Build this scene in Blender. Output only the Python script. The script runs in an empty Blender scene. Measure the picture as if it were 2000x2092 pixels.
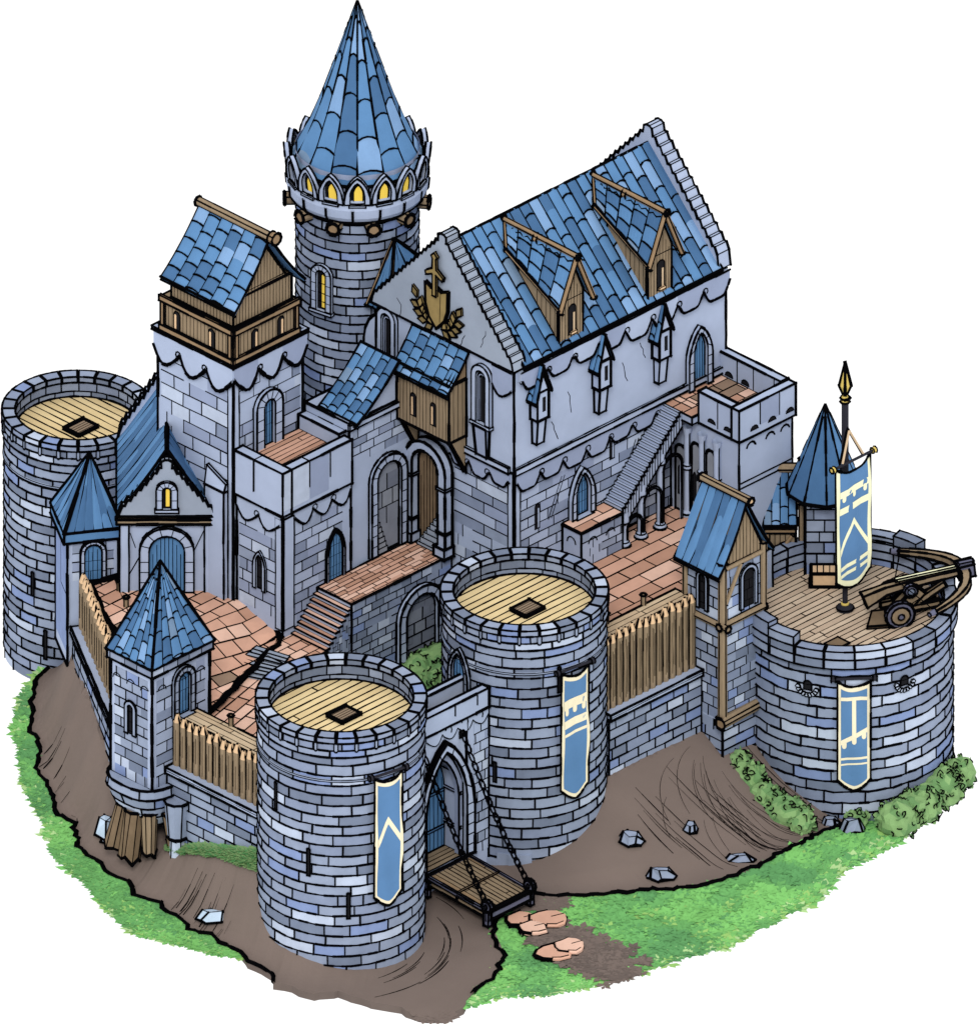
import bpy, bmesh, math, random
from mathutils import Vector as V, noise
R_ = random.Random(7)
sc = bpy.context.scene
COL = sc.collection
PI = math.pi

# ------------------------------------------------------------------ materials
def lin(c):
    c /= 255.0
    return c/12.92 if c <= .04045 else ((c+.055)/1.055)**2.4
MATS = {}
LIGHT = 1.16          # light arriving on an open surface
def mat(key, rgb, var=.10, scale=1.2, rough=.9, spec=.08, emit=0, stretch=None, bump=0.0):
    m = bpy.data.materials.new(key); m.use_nodes = True
    nt = m.node_tree; b = nt.nodes['Principled BSDF']
    base = [lin(c)/LIGHT for c in rgb]
    b.inputs['Roughness'].default_value = rough
    b.inputs['Specular IOR Level'].default_value = spec
    tc = nt.nodes.new('ShaderNodeTexCoord'); mp = nt.nodes.new('ShaderNodeMapping')
    if stretch: mp.inputs['Scale'].default_value = stretch
    nz = nt.nodes.new('ShaderNodeTexNoise'); nz.inputs['Scale'].default_value = scale
    nz.inputs['Detail'].default_value = 5; nz.inputs['Roughness'].default_value = .6
    rp = nt.nodes.new('ShaderNodeValToRGB')
    rp.color_ramp.elements[0].position = .3; rp.color_ramp.elements[1].position = .7
    rp.color_ramp.elements[0].color = [c*(1-var) for c in base]+[1]
    rp.color_ramp.elements[1].color = [min(1, c*(1+var)) for c in base]+[1]
    L = nt.links.new
    L(tc.outputs['Object'], mp.inputs['Vector']); L(mp.outputs['Vector'], nz.inputs['Vector'])
    L(nz.outputs['Fac'], rp.inputs['Fac']); L(rp.outputs['Color'], b.inputs['Base Color'])
    if bump:
        bp = nt.nodes.new('ShaderNodeBump'); bp.inputs['Strength'].default_value = bump; bp.inputs['Distance'].default_value = .05
        L(nz.outputs['Fac'], bp.inputs['Height']); L(bp.outputs['Normal'], b.inputs['Normal'])
    if emit:
        b.inputs['Emission Color'].default_value = base+[1]; b.inputs['Emission Strength'].default_value = emit
    MATS[key] = m
mat('ink', (6, 6, 8), 0, rough=1, spec=0)
mat('wall', (167, 180, 207), .07, .5); mat('wall_grey', (149, 160, 178), .08, .5); mat('wall_dark', (146, 158, 187), .07, .6)
mat('stone_mid', (143, 155, 179)); mat('stone_dark', (115, 126, 148)); mat('stone_deep', (131, 143, 169))
mat('stone_pale', (182, 194, 216)); mat('stone_blue', (128, 146, 188)); mat('stone_ice', (190, 210, 232))
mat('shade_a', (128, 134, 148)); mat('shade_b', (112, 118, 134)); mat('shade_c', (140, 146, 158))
mat('roof_mid', (89, 131, 176), .06); mat('roof_light', (122, 157, 199), .06); mat('roof_dark', (70, 106, 147), .06); mat('roof_grey', (114, 139, 168), .06)
mat('blue_door', (84, 128, 174), .12, 3, stretch=(4, 4, .3))
mat('wood', (143, 125, 102), .14, 2.0, stretch=(5, 5, .5)); mat('wood_dark', (118, 100, 80), .14, 2.0); mat('wood_warm', (146, 122, 95), .1, 2.0)
mat('wood_cut', (216, 183, 146), .08, 3); mat('plank', (196, 172, 142), .10, 1.5); mat('plank_light', (206, 184, 154), .10, 1.5)
mat('deck', (224, 202, 155), .06, 1.5); mat('deck_b', (216, 193, 146), .06, 1.5); mat('hatch', (134, 116, 98), .1, 3)
mat('sdeck', (200, 180, 158), .07, 1.5); mat('sdeck_b', (188, 167, 146), .07, 1.5)
mat('brick_mid', (212, 166, 144), .07); mat('brick_light', (230, 190, 170), .07); mat('brick_dark', (190, 146, 124), .07); mat('brick_brown', (148, 124, 106), .07)
mat('dirt', (117, 104, 98), .05, .35, bump=.08); mat('dirt_dark', (104, 93, 88), .08)
mat('grass_a', (108, 172, 100), .14, .5); mat('grass_b', (126, 194, 108), .12, .6); mat('grass_c', (152, 198, 112), .12, .6); mat('grass_d', (96, 156, 96), .12, .6)
mat('grass_e', (176, 212, 146), .1, .6); mat('bush', (130, 166, 110), .10, 1.0, bump=.3); mat('bush_dark', (108, 148, 96), .10, 1.0)
mat('gold', (146, 126, 82), .12, 2); mat('gold_dark', (122, 106, 70), .12, 2); mat('brass', (206, 182, 100), .05)
mat('glow', (236, 202, 84), .03, emit=.25); mat('dark', (24, 24, 28), .1); mat('iron', (96, 98, 120), .12, 3); mat('iron_dark', (40, 40, 48), .1)
mat('cloth', (90, 130, 175), .04, .8); mat('cream', (240, 230, 200), .03); mat('cream_yellow', (244, 244, 206), .03)
STONE = [('stone_mid', 46), ('stone_dark', 14), ('stone_deep', 18), ('stone_pale', 10), ('stone_blue', 9)]
WALLB = [('wall', 56), ('stone_deep', 16), ('wall_dark', 16), ('stone_pale', 6), ('stone_mid', 10)]
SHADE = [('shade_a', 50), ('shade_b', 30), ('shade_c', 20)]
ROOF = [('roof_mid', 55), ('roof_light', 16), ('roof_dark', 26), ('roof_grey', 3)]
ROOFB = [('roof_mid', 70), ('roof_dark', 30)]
BRICK = [('brick_mid', 45), ('brick_light', 27), ('brick_dark', 25), ('brick_brown', 3)]
PLANK = [('plank', 50), ('plank_light', 50)]
DECK = [('deck', 60), ('deck_b', 40)]
SDECK = [('sdeck', 60), ('sdeck_b', 40)]
def pick(pal):
    return R_.choices([p[0] for p in pal], [p[1] for p in pal])[0]

# ------------------------------------------------------------------ mesh builder
ORG = {}
class MB:
    def __init__(s): s.v = []; s.f = []; s.m = []; s.keys = []
    def mi(s, k):
        if k not in s.keys: s.keys.append(k)
        return s.keys.index(k)
    def face(s, pts, k):
        n = len(s.v); s.v.extend(pts); s.f.append(tuple(range(n, n+len(pts)))); s.m.append(s.mi(k))
    # drawn edge: a thin black moulding that really stands on the edge
    def seg(s, a, b, r, ext=.5):
        a = V(a); b = V(b); d = b-a; L = d.length; r = r*(1.55+14*max(0, r-.03))
        if L < 1e-4: return
        d /= L
        up = V((0, 0, 1)) if abs(d.z) < .9 else V((1, 0, 0))
        x = d.cross(up).normalized(); y = d.cross(x)
        a = a-d*r*ext; b = b+d*r*ext
        n = len(s.v)
        for p in (a, b):
            for q in (x, y, -x, -y): s.v.append(p+q*r)
        i = s.mi('ink')
        for k in range(4):
            s.f.append((n+k, n+(k+1) % 4, n+4+(k+1) % 4, n+4+k)); s.m.append(i)
    def line(s, pts, r, closed=False, wob=.012, step=.9):
        pts = [V(p) for p in pts]
        if closed: pts = pts+[pts[0]]
        out = [pts[0]]
        for a, b in zip(pts, pts[1:]):
            n = max(1, int((b-a).length/step))
            for k in range(1, n+1):
                p = a.lerp(b, k/n)
                if k < n: p = p+V((R_.uniform(-wob, wob), R_.uniform(-wob, wob), R_.uniform(-wob, wob)))
                out.append(p)
        for a, b in zip(out, out[1:]):
            s.seg(a, b, r*R_.uniform(.82, 1.15))
    def prism(s, bot, top, k, r=.045, kt=None, sharp=25):
        bot = [V(p) for p in bot]; top = [V(p) for p in top]; n = len(bot)
        s.face(list(reversed(bot)), k); s.face(top, kt or k)
        for i in range(n):
            j = (i+1) % n
            s.face([bot[i], bot[j], top[j], top[i]], k)
        if r:
            s.line(bot, r, True); s.line(top, r, True)
            for i in range(n):
                a = bot[i]-bot[i-1]; b = bot[(i+1) % n]-bot[i]
                if a.length > 1e-6 and b.length > 1e-6 and math.degrees(a.angle(b)) > sharp: s.line([bot[i], top[i]], r)
    def box(s, a, b, k, r=.045, kt=None):
        x0, y0, z0 = a; x1, y1, z1 = b
        s.prism([(x0, y0, z0), (x1, y0, z0), (x1, y1, z0), (x0, y1, z0)], [(x0, y0, z1), (x1, y0, z1), (x1, y1, z1), (x0, y1, z1)], k, r, kt)
    def fbox(s, F, a, b, k, r=.045):      # box in a wall frame (u, v, w)
        u0, v0, w0 = a; u1, v1, w1 = b
        s.prism([F.P(u0, v0, w0), F.P(u1, v0, w0), F.P(u1, v0, w1), F.P(u0, v0, w1)], [F.P(u0, v1, w0), F.P(u1, v1, w0), F.P(u1, v1, w1), F.P(u0, v1, w1)], k, r)
    def rod(s, a, b, r0, r1, k, n=10, ink=.03, cap=None):
        a = V(a); b = V(b); d = (b-a).normalized(); up = V((0, 0, 1)) if abs(d.z) < .9 else V((1, 0, 0))
        x = d.cross(up).normalized(); y = d.cross(x)
        A = [a+(x*math.cos(t)+y*math.sin(t))*r0 for t in [2*PI*i/n for i in range(n)]]
        B = [b+(x*math.cos(t)+y*math.sin(t))*r1 for t in [2*PI*i/n for i in range(n)]]
        for i in range(n):
            j = (i+1) % n; s.face([A[i], A[j], B[j], B[i]], k)
        s.face(A, cap or k); s.face(B, cap or k)
        if ink:
            s.line(A, ink, True, 0); s.line(B, ink, True, 0)
            if ink >= .04:
                for q in range(0, n, 2): s.line([A[q], B[q]], ink*.62, wob=.006)
    def lathe(s, c, prof, k, n=28, ink=()):
        c = V(c); rings = []
        for r, z in prof: rings.append([c+V((r*math.cos(2*PI*i/n), r*math.sin(2*PI*i/n), z)) for i in range(n)])
        for q, (A, B) in enumerate(zip(rings, rings[1:])):
            for i in range(n):
                j = (i+1) % n; s.face([A[i], A[j], B[j], B[i]], k)
        for q, r in ink: s.line(rings[q], r, True, 0, 9)
    def build(s, name, parent=None, org=None, **props):
        me = bpy.data.meshes.new(name)
        o = bpy.data.objects.new(name, me); COL.objects.link(o)
        if parent is not None:
            o.parent = parent; org = ORG[parent.name]
        org = V(org) if org is not None else V((0, 0, 0))
        if parent is None: o.location = org
        ORG[o.name] = org
        me.from_pydata([(p[0]-org.x, p[1]-org.y, p[2]-org.z) for p in s.v], [], s.f)
        for k in s.keys: me.materials.append(MATS[k])
        me.polygons.foreach_set('material_index', s.m)
        me.update()
        for k, v in props.items(): o[k] = v
        return o
def thing(name, label, cat, loc, group=None):
    o = bpy.data.objects.new(name, None); COL.objects.link(o); o.location = loc
    o.empty_display_size = .3; o['kind'] = 'thing'
    o['label'] = label; o['category'] = cat
    if group: o['group'] = group
    ORG[o.name] = V(loc)
    return o
class Fr:                                   # a wall: u along it, v up, w outwards
    def __init__(s, o, u, n): s.o = V(o); s.u = V(u).normalized(); s.n = V(n).normalized()
    def P(s, u, v, w=0): return s.o+s.u*u+V((0, 0, v))+s.n*w

# ------------------------------------------------------------------ pattern helpers
def bricks(mb, f, u0, u1, v0, v1, bw, bh, r, pal, sub=0, loop=False, vjit=.02, keep=1.0):
    nr = max(1, round((v1-v0)/bh)); h = (v1-v0)/nr; W = u1-u0
    vs = [v0+h*i+(R_.uniform(-.05, .05)*h if 0 < i < nr else 0) for i in range(nr+1)]
    def lineU(a, b, v):
        n = max(1, int((b-a)/sub)) if sub else max(1, int((b-a)/1.2))
        pts = [f(a+(b-a)*k/n, v+(R_.uniform(-vjit, vjit) if 0 < k < n else 0)) for k in range(n+1)]
        for p, q in zip(pts, pts[1:]):
            if R_.random() < keep: mb.seg(p, q, r*R_.uniform(.75, 1.2))
    for i in range(nr):
        n = max(1, round(W/bw)); st = W/n
        off = (.5 if i % 2 else 0)*st+R_.uniform(-.15, .15)*st
        js = sorted(u0+off+st*k+R_.uniform(-.18, .18)*st for k in range(-1, n+2))
        if loop:
            js = sorted(u0+((j-u0) % W) for j in js[1:n+1]); cells = list(zip(js, js[1:]+[js[0]+W]))
        else:
            js = [u0]+[j for j in js if u0+.12*bw < j < u1-.12*bw]+[u1]; cells = list(zip(js, js[1:]))
        for a, b in cells:
            k = pick(pal); m = max(1, math.ceil((b-a)/sub)) if sub else 1
            for q in range(m):
                ua = a+(b-a)*q/m; ub = a+(b-a)*(q+1)/m
                mb.face([f(ua, vs[i]), f(ub, vs[i]), f(ub, vs[i+1]), f(ua, vs[i+1])], k)
            if loop or a > u0+1e-6:
                if R_.random() < keep: mb.seg(f(a, vs[i]), f(a+R_.uniform(-.02, .02), vs[i+1]), r*R_.uniform(.75, 1.15))
        if i > 0: lineU(u0, u1, vs[i])
def wall_bricks(mb, F, u0, u1, v0, v1, bw=1.3, bh=.55, r=.022, pal=WALLB, w=.012, keep=.9):
    bricks(mb, lambda u, v: F.P(u, v, w), u0, u1, v0, v1, bw, bh, r, pal, keep=keep)
def clip(poly, conv):
    out = poly
    for i in range(len(conv)):
        a = conv[i]; b = conv[(i+1) % len(conv)]
        def side(p): return (b[0]-a[0])*(p[1]-a[1])-(b[1]-a[1])*(p[0]-a[0])
        src = out; out = []
        for j in range(len(src)):
            p = src[j]; q = src[(j+1) % len(src)]; sp = side(p); sq = side(q)
            if sp >= 0: out.append(p)
            if sp*sq < 0:
                t = sp/(sp-sq); out.append((p[0]+(q[0]-p[0])*t, p[1]+(q[1]-p[1])*t))
        if len(out) < 3: return []
    return out
def hull(pts):
    pts = sorted(set(pts))
    def half(ps):
        h = []
        for p in ps:
            while len(h) > 1 and (h[-1][0]-h[-2][0])*(p[1]-h[-2][1])-(h[-1][1]-h[-2][1])*(p[0]-h[-2][0]) <= 0: h.pop()
            h.append(p)
        return h
    a = half(pts); b = half(pts[::-1])
    return a[:-1]+b[:-1]
def paving(mb, conv, z, bw, bh, ang, pal, r, jit=.18, keep=1.0):      # slabs or planks laid over a convex floor; z number or function
    zf = z if callable(z) else (lambda x, y: z)
    c, s = math.cos(ang), math.sin(ang)
    loc = [(x*c+y*s, -x*s+y*c) for x, y in conv]
    x0 = min(p[0] for p in loc); x1 = max(p[0] for p in loc); y0 = min(p[1] for p in loc); y1 = max(p[1] for p in loc)
    row = 0; y = y0-R_.random()*bh*.3
    while y < y1:
        hh = bh*R_.uniform(1-jit*.6, 1+jit*.6); x = x0-R_.random()*bw
        while x < x1:
            ww = bw*R_.uniform(1-jit, 1+jit)
            p = clip([(x, y), (x+ww, y), (x+ww, y+hh), (x, y+hh)], loc)
            x += ww
            if len(p) < 3: continue
            P = [(a*c-b*s, a*s+b*c) for a, b in p]
            P = [V((a, b, zf(a, b))) for a, b in P]
            mb.face(P, pick(pal))
            if r:
                for a, b in zip(P, P[1:]+P[:1]):
                    if (b-a).length > .05 and R_.random() < keep: mb.line([a, b], r*R_.uniform(.7, 1.2), wob=.015)
        y += hh; row += 1
def bil(A, B, C, D, sag=0):
    A, B, C, D = map(V, (A, B, C, D))
    def f(u, v):
        p = (A.lerp(B, u)).lerp(D.lerp(C, u), v)
        p.z -= sag*4*v*(1-v); return p
    return f
def tiles(mb, f, nc, nr, pal=ROOF, r=.03, rv=.026, arc=.08, bulge=.045, off=.02, eave=True, seam=True, pc=.92, jo=.22):
    def nrm(u, v):
        e = 1e-3; u = min(max(u, .01), .99); v = min(max(v, .01), .98)
        n = (f(u+e, v)-f(u-e, v)).cross(f(u, v+e)-f(u, v-e))
        if n.length < 1e-12: return V((0, 0, 1))
        n.normalize(); return n if n.z > -.2 else -n
    S = 4
    for c in range(nc):
        ua, ub = c/nc, (c+1)/nc
        o = (.5 if c % 2 else 0)+R_.uniform(-jo, jo)
        vs = [0]+[x for x in [(k+o)/nr for k in range(0, nr+1)] if .08/nr < x < 1-.25/nr]+[1]
        def pt(t, i):
            v = vs[i]
            if 0 < i < len(vs)-1: v = min(1, v+arc/nr*(1-(2*t-1)**2)-arc*.5/nr)
            u = ua+(ub-ua)*t
            return f(u, v)+nrm(u, v)*(off+bulge*(1-(2*t-1)**2))
        for i in range(len(vs)-1):
            k = pick(pal)
            for q in range(S):
                mb.face([pt(q/S, i), pt((q+1)/S, i), pt((q+1)/S, i+1), pt(q/S, i+1)], k)
            if 0 < i and R_.random() < pc:
                P = [pt(q/S, i) for q in range(S+1)]
                for a, b in zip(P, P[1:]): mb.seg(a, b, r*R_.uniform(.8, 1.2))
        if eave:
            P = [pt(q/S, 0) for q in range(S+1)]
            for a, b in zip(P, P[1:]): mb.seg(a, b, r*1.4)
        if seam and c > 0:
            n = 8
            P = [f(ua, k/n)+nrm(ua, k/n)*off for k in range(n+1)]
            for a, b in zip(P, P[1:]): mb.seg(a, b, rv*R_.uniform(.75, 1.15))
def slope(mb, A, B, C, D, nc, nr, sag=0, thick=.14, pal=ROOF, edge=.05, **kw):
    f = bil(A, B, C, D, sag); dz = V((0, 0, -thick)); n = 6
    for k in range(n):      # slab under the tiles
        v0, v1 = k/n, (k+1)/n
        mb.face([f(0, v0)+dz, f(1, v0)+dz, f(1, v1)+dz, f(0, v1)+dz], 'roof_dark')
        for u in (0, 1): mb.face([f(u, v0), f(u, v1), f(u, v1)+dz, f(u, v0)+dz], 'roof_dark')
    mb.face([f(0, 0), f(1, 0), f(1, 0)+dz, f(0, 0)+dz], 'roof_dark')
    tiles(mb, f, nc, nr, pal, **kw)
    for u in (0, 1): mb.line([f(u, k/n) for k in range(n+1)], edge)
    mb.line([f(0, 1), f(1, 1)], edge)
    mb.line([f(0, 0)+dz, f(1, 0)+dz], edge)
def cone_roof(mb, c, prof, n, nr, rot=0, pal=ROOF, r=.03, **kw):      # faceted; prof: (radius, z) from eave to apex
    c = V(c)
    def rad(v):
        x = v*(len(prof)-1); i = min(int(x), len(prof)-2); t = x-i
        return prof[i][0]+(prof[i+1][0]-prof[i][0])*t, prof[i][1]+(prof[i+1][1]-prof[i][1])*t
    for k in range(n):
        a0, a1 = rot+2*PI*k/n, rot+2*PI*(k+1)/n
        def f(u, v):
            rr, z = rad(v)
            p = V((math.cos(a0), math.sin(a0), 0)).lerp(V((math.cos(a1), math.sin(a1), 0)), u)
            return c+p*rr+V((0, 0, z))
        kk = dict(bulge=.02); kk.update(kw); nc = kk.pop('nc', 1)
        tiles(mb, f, nc, nr, pal, r=r, **kk)
        mb.line([f(0, q/10) for q in range(11)], r*1.15)
        mb.face([f(0, 0), f(1, 0), c+V((0, 0, prof[0][1]))], 'roof_dark')
def scallop(mb, F, u0, u1, vt, vb, n, d=.12, k='wall', r=.04, amp=.55, pal=None, hooks=True, notch=0):   # corbel band with a scooped lower edge
    S = 20 if notch else 8; P = []
    for i in range(n):
        lo = R_.uniform(-.12, .12) if notch else 0
        a = u0+(u1-u0)*i/n; b = u0+(u1-u0)*(i+1)/n; kk = pick(pal) if pal else k
        Q = []
        for q in range(S+1):
            t = q/S; v = vb+amp*(abs(2*t-1)**2.0+.16*math.sin(t*2*PI))
            if notch: v = vb+(lo+.25*(t-.5)*lo if 0 < q < S else 0)+amp*math.exp(-(min(t, 1-t)*(b-a)/notch)**2)
            if q in (0, S): v += R_.uniform(-.05, .05)
            Q.append((a+(b-a)*t, v))
        for (ua, va), (ub, vbb) in zip(Q, Q[1:]):
            mb.face([F.P(ua, va, d), F.P(ub, vbb, d), F.P(ub, vt, d), F.P(ua, vt, d)], kk)
            mb.face([F.P(ua, va, d), F.P(ub, vbb, d), F.P(ub, vbb, 0), F.P(ua, va, 0)], kk)
        P += Q if not P else Q[1:]
        if hooks and i > 0: mb.line([F.P(a+.17*math.cos(q_)+.1, vb+amp+.02+.17*math.sin(q_), d+.01) for q_ in (3.6, 2.9, 2.2, 1.4, .6, -.2, -.9)], r*.55, wob=.004)
    mb.line([F.P(u, v, d) for u, v in P], r, wob=.006)
    mb.face([F.P(u0, vt, d), F.P(u1, vt, d), F.P(u1, vt, 0), F.P(u0, vt, 0)], k)
    for u in (u0, u1): mb.face([F.P(u, vt, d), F.P(u, vt, 0), F.P(u, vb+amp, 0), F.P(u, vb+amp, d)], k)
    mb.line([F.P(u0, vt, d), F.P(u1, vt, d)], r*.8)
def arch_pts(w, h, kind='round', n=12):
    hw = w/2
    if kind == 'round':
        s = h-hw; return [(-hw, 0)]+[(-hw*math.cos(PI*i/n), s+hw*math.sin(PI*i/n)) for i in range(n+1)]+[(hw, 0)]
    rise = min(h*.8, w*1.05); s = h-rise; P = [(-hw, 0)]
    for i in range(n//2+1):
        t = i/(n//2); P.append((-hw*(1-t**1.65), s+rise*(1-(1-t)**1.25)))
    return P+[(-x, y) for x, y in reversed(P[:-1])]
def arch_panel(mb, F, uc, v0, w, h, kind, d, k, r=.03, planks=0):
    P = arch_pts(w, h, kind)
    mb.prism([F.P(uc+x, v0+y, 0) for x, y in P], [F.P(uc+x, v0+y, d) for x, y in P], k, 0)
    if r: mb.line([F.P(uc+x, v0+y, d) for x, y in P], r, True, .004)
    for i in range(1, planks):
        x = -w/2+w*i/planks; top = max(.2, min(b for a, b in ((q, y) for q, y in P) if True) if False else h*(1-.55*abs(2*i/planks-1)**2.2))-.08
        mb.line([F.P(uc+x, v0+.03, d+.005), F.P(uc+x, v0+top, d+.005)], .014)
def arch_ring(mb, F, uc, v0, w, h, fw, kind, d, k, r=.04, joints=True, base=0, pal=None):
    I = arch_pts(w, h, kind); O = arch_pts(w+2*fw, h+fw, kind)
    v0o = v0-base
    def pi(i, dd): return F.P(uc+I[i][0], v0+I[i][1]-(base if I[i][1] == 0 else 0), dd)
    def po(i, dd): return F.P(uc+O[i][0], v0+O[i][1]-(base if O[i][1] == 0 else 0), dd)
    for i in range(len(I)-1):
        kk = pick(pal) if pal else k
        mb.face([pi(i, d), pi(i+1, d), po(i+1, d), po(i, d)], kk)
        mb.face([po(i, d), po(i+1, d), po(i+1, 0), po(i, 0)], k)
        mb.face([pi(i, d), pi(i+1, d), pi(i+1, 0), pi(i, 0)], k)
    n = len(I)
    for i in (0, n-1): mb.face([pi(i, d), po(i, d), po(i, 0), pi(i, 0)], k)
    mb.line([pi(i, d) for i in range(n)], r*.85, wob=.005); mb.line([po(i, d) for i in range(n)], r, wob=.005)
    mb.line([po(i, 0) for i in range(n)], r, wob=.005)
    for i in (0, n-1): mb.line([pi(i, d), po(i, d)], r)
    if joints:
        for i in range(2, n-2, 2): mb.seg(pi(i, d+.004), po(i, d+.004), r*.4)
        for s in (0, 1):
            a = [I[0], I[1]] if s == 0 else [I[-1], I[-2]]; sg = -1 if s == 0 else 1
            m = int(a[1][1]/.6)
            for q in range(1, m+1):
                y = a[1][1]*q/(m+1)
                mb.seg(F.P(uc+a[0][0], v0+y, d+.004), F.P(uc+a[0][0]+sg*fw, v0+y, d+.004), r*.4)
def door(parent, F, uc, v0, w, h, fw=.3, d=.2, kind='round', k='blue_door', wallk='wall', planks=5, sill=False):
    m = MB(); arch_panel(m, F, uc, v0, w, h, kind, .035, k, .035, planks)
    o = m.build('door', parent)
    m = MB(); arch_ring(m, F, uc, v0, w, h, fw, kind, d, wallk, .042)
    if sill: m.fbox(F, (uc-w/2-.1, v0-.16, 0), (uc+w/2+.1, v0, .42), wallk, .03)
    m.build('door_frame', o)
    return o
def window(parent, F, uc, v0, w, h, fw=.16, d=.13, kind='round', k='dark', wallk='wall', sill=True, joints=False, lit=None):
    m = MB(); arch_ring(m, F, uc, v0, w, h, fw, kind, d, wallk, .034, joints)
    if sill: m.fbox(F, (uc-w/2-fw-.06, v0-.16, 0), (uc+w/2+fw+.06, v0+.01, d+.06), wallk, .03)
    o = m.build('window', parent)
    m = MB(); arch_panel(m, F, uc, v0, w, h, kind, .025, k, .02)
    if lit:
        arch_panel(m, F, uc+w*lit[1], v0+.1, w*lit[0], h*.84, kind, .04, 'glow', .014)
    m.build('pane', o)
    return o
def slit(mb, F, uc, v0, w, h, tip='wood_cut', d=.02):   # dark loophole with a pale sill edge
    arch_panel(mb, F, uc, v0, w, h, 'round', d, 'dark', .022)
    if tip: arch_panel(mb, F, uc+w*.22, v0+.05, w*.3, h*.78, 'round', d+.012, tip, 0)
def arcblock(mb, c, r0, r1, t0, t1, z0, z1, k, n=3, r=.035):
    c = V(c)
    def p(rr, t, z): return V((c.x+rr*math.cos(t), c.y+rr*math.sin(t), z))
    ts = [t0+(t1-t0)*i/n for i in range(n+1)]
    bot = [p(r1, t, z0) for t in ts]+[p(r0, t, z0) for t in reversed(ts)]
    top = [p(r1, t, z1) for t in ts]+[p(r0, t, z1) for t in reversed(ts)]
    mb.prism(bot, top, k, r, sharp=40)
def cylf(c, R): 
    return lambda u, z: V((c[0]+R*math.cos(u/R), c[1]+R*math.sin(u/R), z))
def tangent(c, R, px, z=0):
    """frame on a round tower's front: px metres to the side of its middle"""
    f = math.sqrt(max(0, R*R-px*px)); q = math.sqrt(.5)
    n = V(((px-f)*q, (-px-f)*q, 0)).normalized()
    return Fr(V((c[0], c[1], z))+n*R, V((-n.y, n.x, 0)), n)
def px(x, y, z):      # a point of the sketch put on level z
    U = (x-985)/28.284; W = (1117-y-34.64*z)/14.142
    return ((U+W)/2, (W-U)/2)


# ------------------------------------------------------------------ round towers with plank tops
def round_tower(label, c, R, z0, z1, bw, bh, nmer=26, deckpal=DECK, dang=0, slits=(), group='round brick towers with flat plank tops', r=.037, trap=(0.1, -.1)):
    t = thing('round_tower', label, 'tower', (c[0], c[1], z0), group)
    m = MB(); zt = z1-1.05
    bricks(m, cylf(c, R), 0, 2*PI*R, z0, zt, bw, bh, r, STONE, sub=.42, loop=True, vjit=.015)
    m.lathe((c[0], c[1], 0), [(R+.015, z1-2.5), (R+.06, z1-2.46), (R+.06, z1-2.36), (R+.015, z1-2.32)], 'stone_mid', 48, ((1, .016), (2, .016)))
    m.build('wall', t)
    m = MB()
    Ro = R+.07; Ri = R-.5
    bricks(m, cylf(c, Ro), 0, 2*PI*Ro, zt-.05, z1-.32, bw*.95, .5, r, STONE, sub=.42, loop=True, vjit=.01)
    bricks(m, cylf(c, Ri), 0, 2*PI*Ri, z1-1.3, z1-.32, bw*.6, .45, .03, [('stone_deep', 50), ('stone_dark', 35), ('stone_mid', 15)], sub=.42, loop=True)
    m.lathe((c[0], c[1], 0), [(Ri, z1-.32), (Ro, z1-.32)], 'stone_dark', 48, ((0, .03),))
    m.line([cylf(c, Ro)(u*Ro, zt-.05) for u in [2*PI*i/60 for i in range(61)]], .04, wob=0)
    for i in range(nmer):
        a = 2*PI*i/nmer; g = 2*PI/nmer
        arcblock(m, c, Ri-.03, Ro+.03, a+g*.05, a+g*.95, z1-.31, z1, pick(STONE), 3, .036)
        ph = g*.09*R_.uniform(.8, 1.2); P = []
        for q in range(9):
            b = PI*q/8; th = a+ph*math.cos(b); zz = z1-.62-.16*math.sin(b); P.append((th, zz))
        P = [(a+ph, z1-.34)]+P+[(a-ph, z1-.34)]
        f = lambda th, zz, rr: V((c[0]+rr*math.cos(th), c[1]+rr*math.sin(th), zz))
        m.prism([f(th, zz, Ro-.02) for th, zz in P], [f(th, zz, Ro+.05) for th, zz in P], 'stone_mid', 0); m.line([f(th, zz, Ro+.05) for th, zz in P], .026, wob=0)
    m.build('parapet', t)
    disc = [(c[0]+(Ri+.02)*math.cos(2*PI*i/48), c[1]+(Ri+.02)*math.sin(2*PI*i/48)) for i in range(48)]
    m = MB(); paving(m, disc, z1-1.12, 30, .44, dang, deckpal, .026, .12)
    m.line([(x, y, z1-1.1) for x, y in disc], .05, True, 0)
    dk = m.build('deck', t)
    m = MB(); q = .62; x, y = c[0]+trap[0], c[1]+trap[1]
    m.box((x-q, y-q*.8, z1-1.13), (x+q, y+q*.8, z1-1.0), 'hatch', .06)
    for i in range(1, 6): m.line([(x-q+.06, y-q*.8+q*1.6*i/6, z1-.995), (x+q-.06, y-q*.8+q*1.6*i/6, z1-.995)], .012)
    m.build('trapdoor', dk)
    for px, z, h in slits:
        m = MB(); F = tangent(c, R, px)
        arch_panel(m, F, 0, z, .17, h, 'round', .05, 'dark', .035); m.build('arrow_slit', t)
    return t
T1 = (-17.9, -6.2); T2 = (-4.5, -5.2); NW = (-6.6, 22.9)
round_tower('round brick tower in front of all, lowest, with chevron banner', T1, 4.0, -9.6, 3.6, 1.75, .56, slits=((-3.1, -1.2, 1.5), (-1.55, -4.2, 1.5), (.35, -6.4, 1.4)))
t2 = round_tower('round brick tower beside the gate, with the banner of cream stripes and drops', T2, 3.93, -9.6, 3.6, 1.75, .56, slits=((1.65, .0, 1.4), (-1.4, -4.9, 1.1), (2.35, -4.6, 1.2)))
round_tower('round brick tower standing farthest back, behind the chapel', NW, 3.55, -10.4, 3.0, 1.5, .52, nmer=24, dang=PI/2, slits=((-2.15, -5.7, 1.3), (-1.55, -9.0, 1.6)))
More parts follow.
